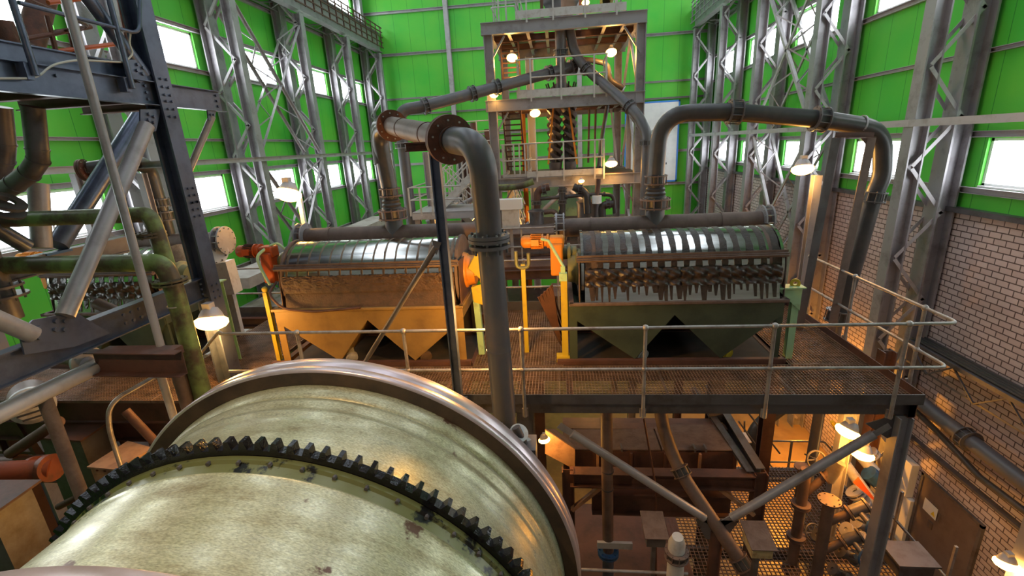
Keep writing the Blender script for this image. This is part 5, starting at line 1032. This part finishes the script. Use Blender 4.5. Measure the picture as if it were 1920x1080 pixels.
b=M(); b.box((9.5,11.6,FL),(9.65,13.0,-10.02)); obj('white_dado',b,'white',kind='structure'); bpy.context.collection.objects[-1].name='trim_dado'
t=root('wall_pipe',(9.2,10,-7.1),'thick dark pipe with a coupling running along the brick wall at right','pipe')
b=M(); b.tube([(9.2,12.3,-6.86),(9.2,11.2,-6.95),(9.2,7.95,-7.08)],.17,24); obj('pipe_run',b,'pipeG',t); coupling((9.2,10.15,-6.99),(0,1,.03),.175,t,'pipeG',L=.2)
b=M(); b.tube([(9.35,12.3,-7.3),(9.35,11.2,-7.45),(9.35,9.8,-7.75),(9.35,7.95,-7.7)],.07,14); obj('cable_bundle',b,'rubber',label='dark cable bundle sagging below the wall pipe at right',cat='cable')
t=root('cable_tray',(9.3,10,-5.9),'long dusty cable tray ladder along the brick wall at right','cable tray')
b=M(); b.box((9.05,7.95,-5.52),(9.1,12.3,-5.42)); b.box((9.55,7.95,-5.52),(9.6,12.3,-5.42)); b.box((9.1,7.95,-5.46),(9.6,12.3,-5.44)); obj('tray',b,'steelD',t)
b=M(); 
for k in range(4): b.tube([(9.18+.1*k,7.95,-5.40),(9.18+.1*k,12.3,-5.40)],.03,6)
obj('cables',b,'rubber',t); b=M(); b.an((9.1,7.95,-6.05),(9.1,12.3,-6.05),.05)
for k in range(3): y=8.0+k*1.4; b.bar((9.08,y,-5.5),(9.08,y+.7,-6.05),.04,.03); b.bar((9.08,y+.7,-6.05),(9.08,y+1.4,-5.5),.04,.03)
obj('tray_bracing',b,'steelD',t)
b=M(); b.box((9.5,7.95,-8.35),(9.65,12.3,-8.28)); obj('conduit',b,'steelD',label='thin dark conduit rail low on the brick wall',cat='conduit')
b=M(); q=P(1905,960,X=9.45); b.tube([V((9.60,q.y-.1,-6.6)),V((9.60,q.y-.1,-10))],.06,12); obj('downpipe',b,'railL',label='pale upright pipe on the brick wall at the right edge',cat='pipe')
# lamp post and box behind the right separator
t=root('lamp_post',(4.7,9.6,DK),'tall orange-lit steel lamp post behind the right end of the platform','post'); a=P(1497,590,Y=9.6); b=M(); b.ib((a.x,9.6,-3.6),(a.x,9.6,P(1500,330,Y=9.6).z),.14,.14,(0,1,0)); obj('post',b,'steel',t); c=P(1492,560,Y=9.5); b=M(); b.box(c+V((-.14,-.1,-.1)),c+V((.14,.05,.12))); obj('switch_box',b,'steel',t,bev=.01)
t=root('lamp_post',(-4.9,9.5,DK),'short white lamp post behind the left end of the middle separator','post'); a=P(567,400,Y=9.4); b=M(); b.bar((a.x,9.4,DK),(a.x,9.4,P(565,362,Y=9.4).z),.08,.08,(0,1,0)); obj('post',b,'white',t)
# ================================================================ sodium floodlights
DN=V((0,-.25,-1))
def fl(x,y,Y,e,lab,d=DN,s=1.,c=(1,.50,.12)): sodium(P(x,y,Y=Y),d,None,e,lab,s,lightcol=c)
fl(396,596,6.2,95,'glowing floodlight at the platform corner beside the truss column foot',V((.1,-.35,-1)),1.2)
fl(541,358,9.3,60,'glowing floodlight above the orange gearmotor of the middle separator',V((-.1,-.4,-1)),1.35)
fl(1505,312,9.5,60,'glowing floodlight on the lamp post in front of the right wall columns')
fl(960,106,17.5,110,'left of the two floodlights under the tower top deck',V((0,-.5,-1)),.95)
fl(1146,96,17.5,110,'right of the two floodlights under the tower top deck',V((0,-.5,-1)),.95)
fl(1003,210,17.3,70,'floodlight at the head of the pale column inside the tower',V((.1,-.5,-1)),.95)
fl(926,176,15.7,6,'small floodlight on the left tower leg by the dusty pipe',DN,.7)
fl(1146,304,15.7,25,'floodlight at the right end of the lowest tower deck')
fl(1090,338,15.4,10,'tiny floodlight below the lowest tower deck',DN,.5)
fl(1098,3,16,25,'small floodlight on the rail of the tower top deck',DN,.6)
fl(1592,804,6.7,75,'upper of the two floodlights beside the right platform column',V((-.5,-.2,-1)),.9,(1,.38,.04))
fl(1618,846,6.9,65,'lower of the two floodlights beside the right platform column',V((-.3,-.2,-1)),.9,(1,.38,.04))
fl(1888,1052,7.6,150,'floodlight at the lower right corner before the brick wall',V((-.2,-.3,-1)))
fl(1020,822,6.6,30,'small floodlight under the platform beside the mill tyre',V((.2,-.2,-1)),.5)
sodium(P(928,570,Y=5.5),V((-.6,.7,-.25)),None,230,'floodlight behind the down pipe shining on the middle separator',.6)
sodium((-4.6,5.0,-4.4),V((-.4,-.2,-1)),None,60,'floodlight low behind the mill at the left',.8)
sodium((.6,9.8,-4.3),V((0,-.2,-1)),None,45,'floodlight under the platform behind the sump box',.8)
sodium((7.6,14.5,-8.2),V((0,-.1,-1)),None,800,'floodlight over the orange-lit floor beyond the valves',1,lightcol=(1,.40,.04))
sodium((-7.5,8.0,-4.6),V((0,-.3,-1)),None,50,'floodlight under the platform at the left',.8)
sodium((-2.5,17.5,-2.4),V((0,-.3,-1)),None,150,'floodlight over the rear stairs left of the tower',1)
MILL_FILL=sodium((-3.2,.9,1.9),V((.12,.35,-1)),None,520,'added unseen fill lamp above the near end of the mill',1,lightcol=(1,.68,.38),spot=1.6)  # unseen fill lamp, added to brighten and warm the mill shell
b=M(); b.bar((-5.4,.9,2.1),(-3.2,.9,2.08),.05,.05); obj('fill_lamp_arm',b,'steel',MILL_FILL)  # arm made up to carry the added lamp
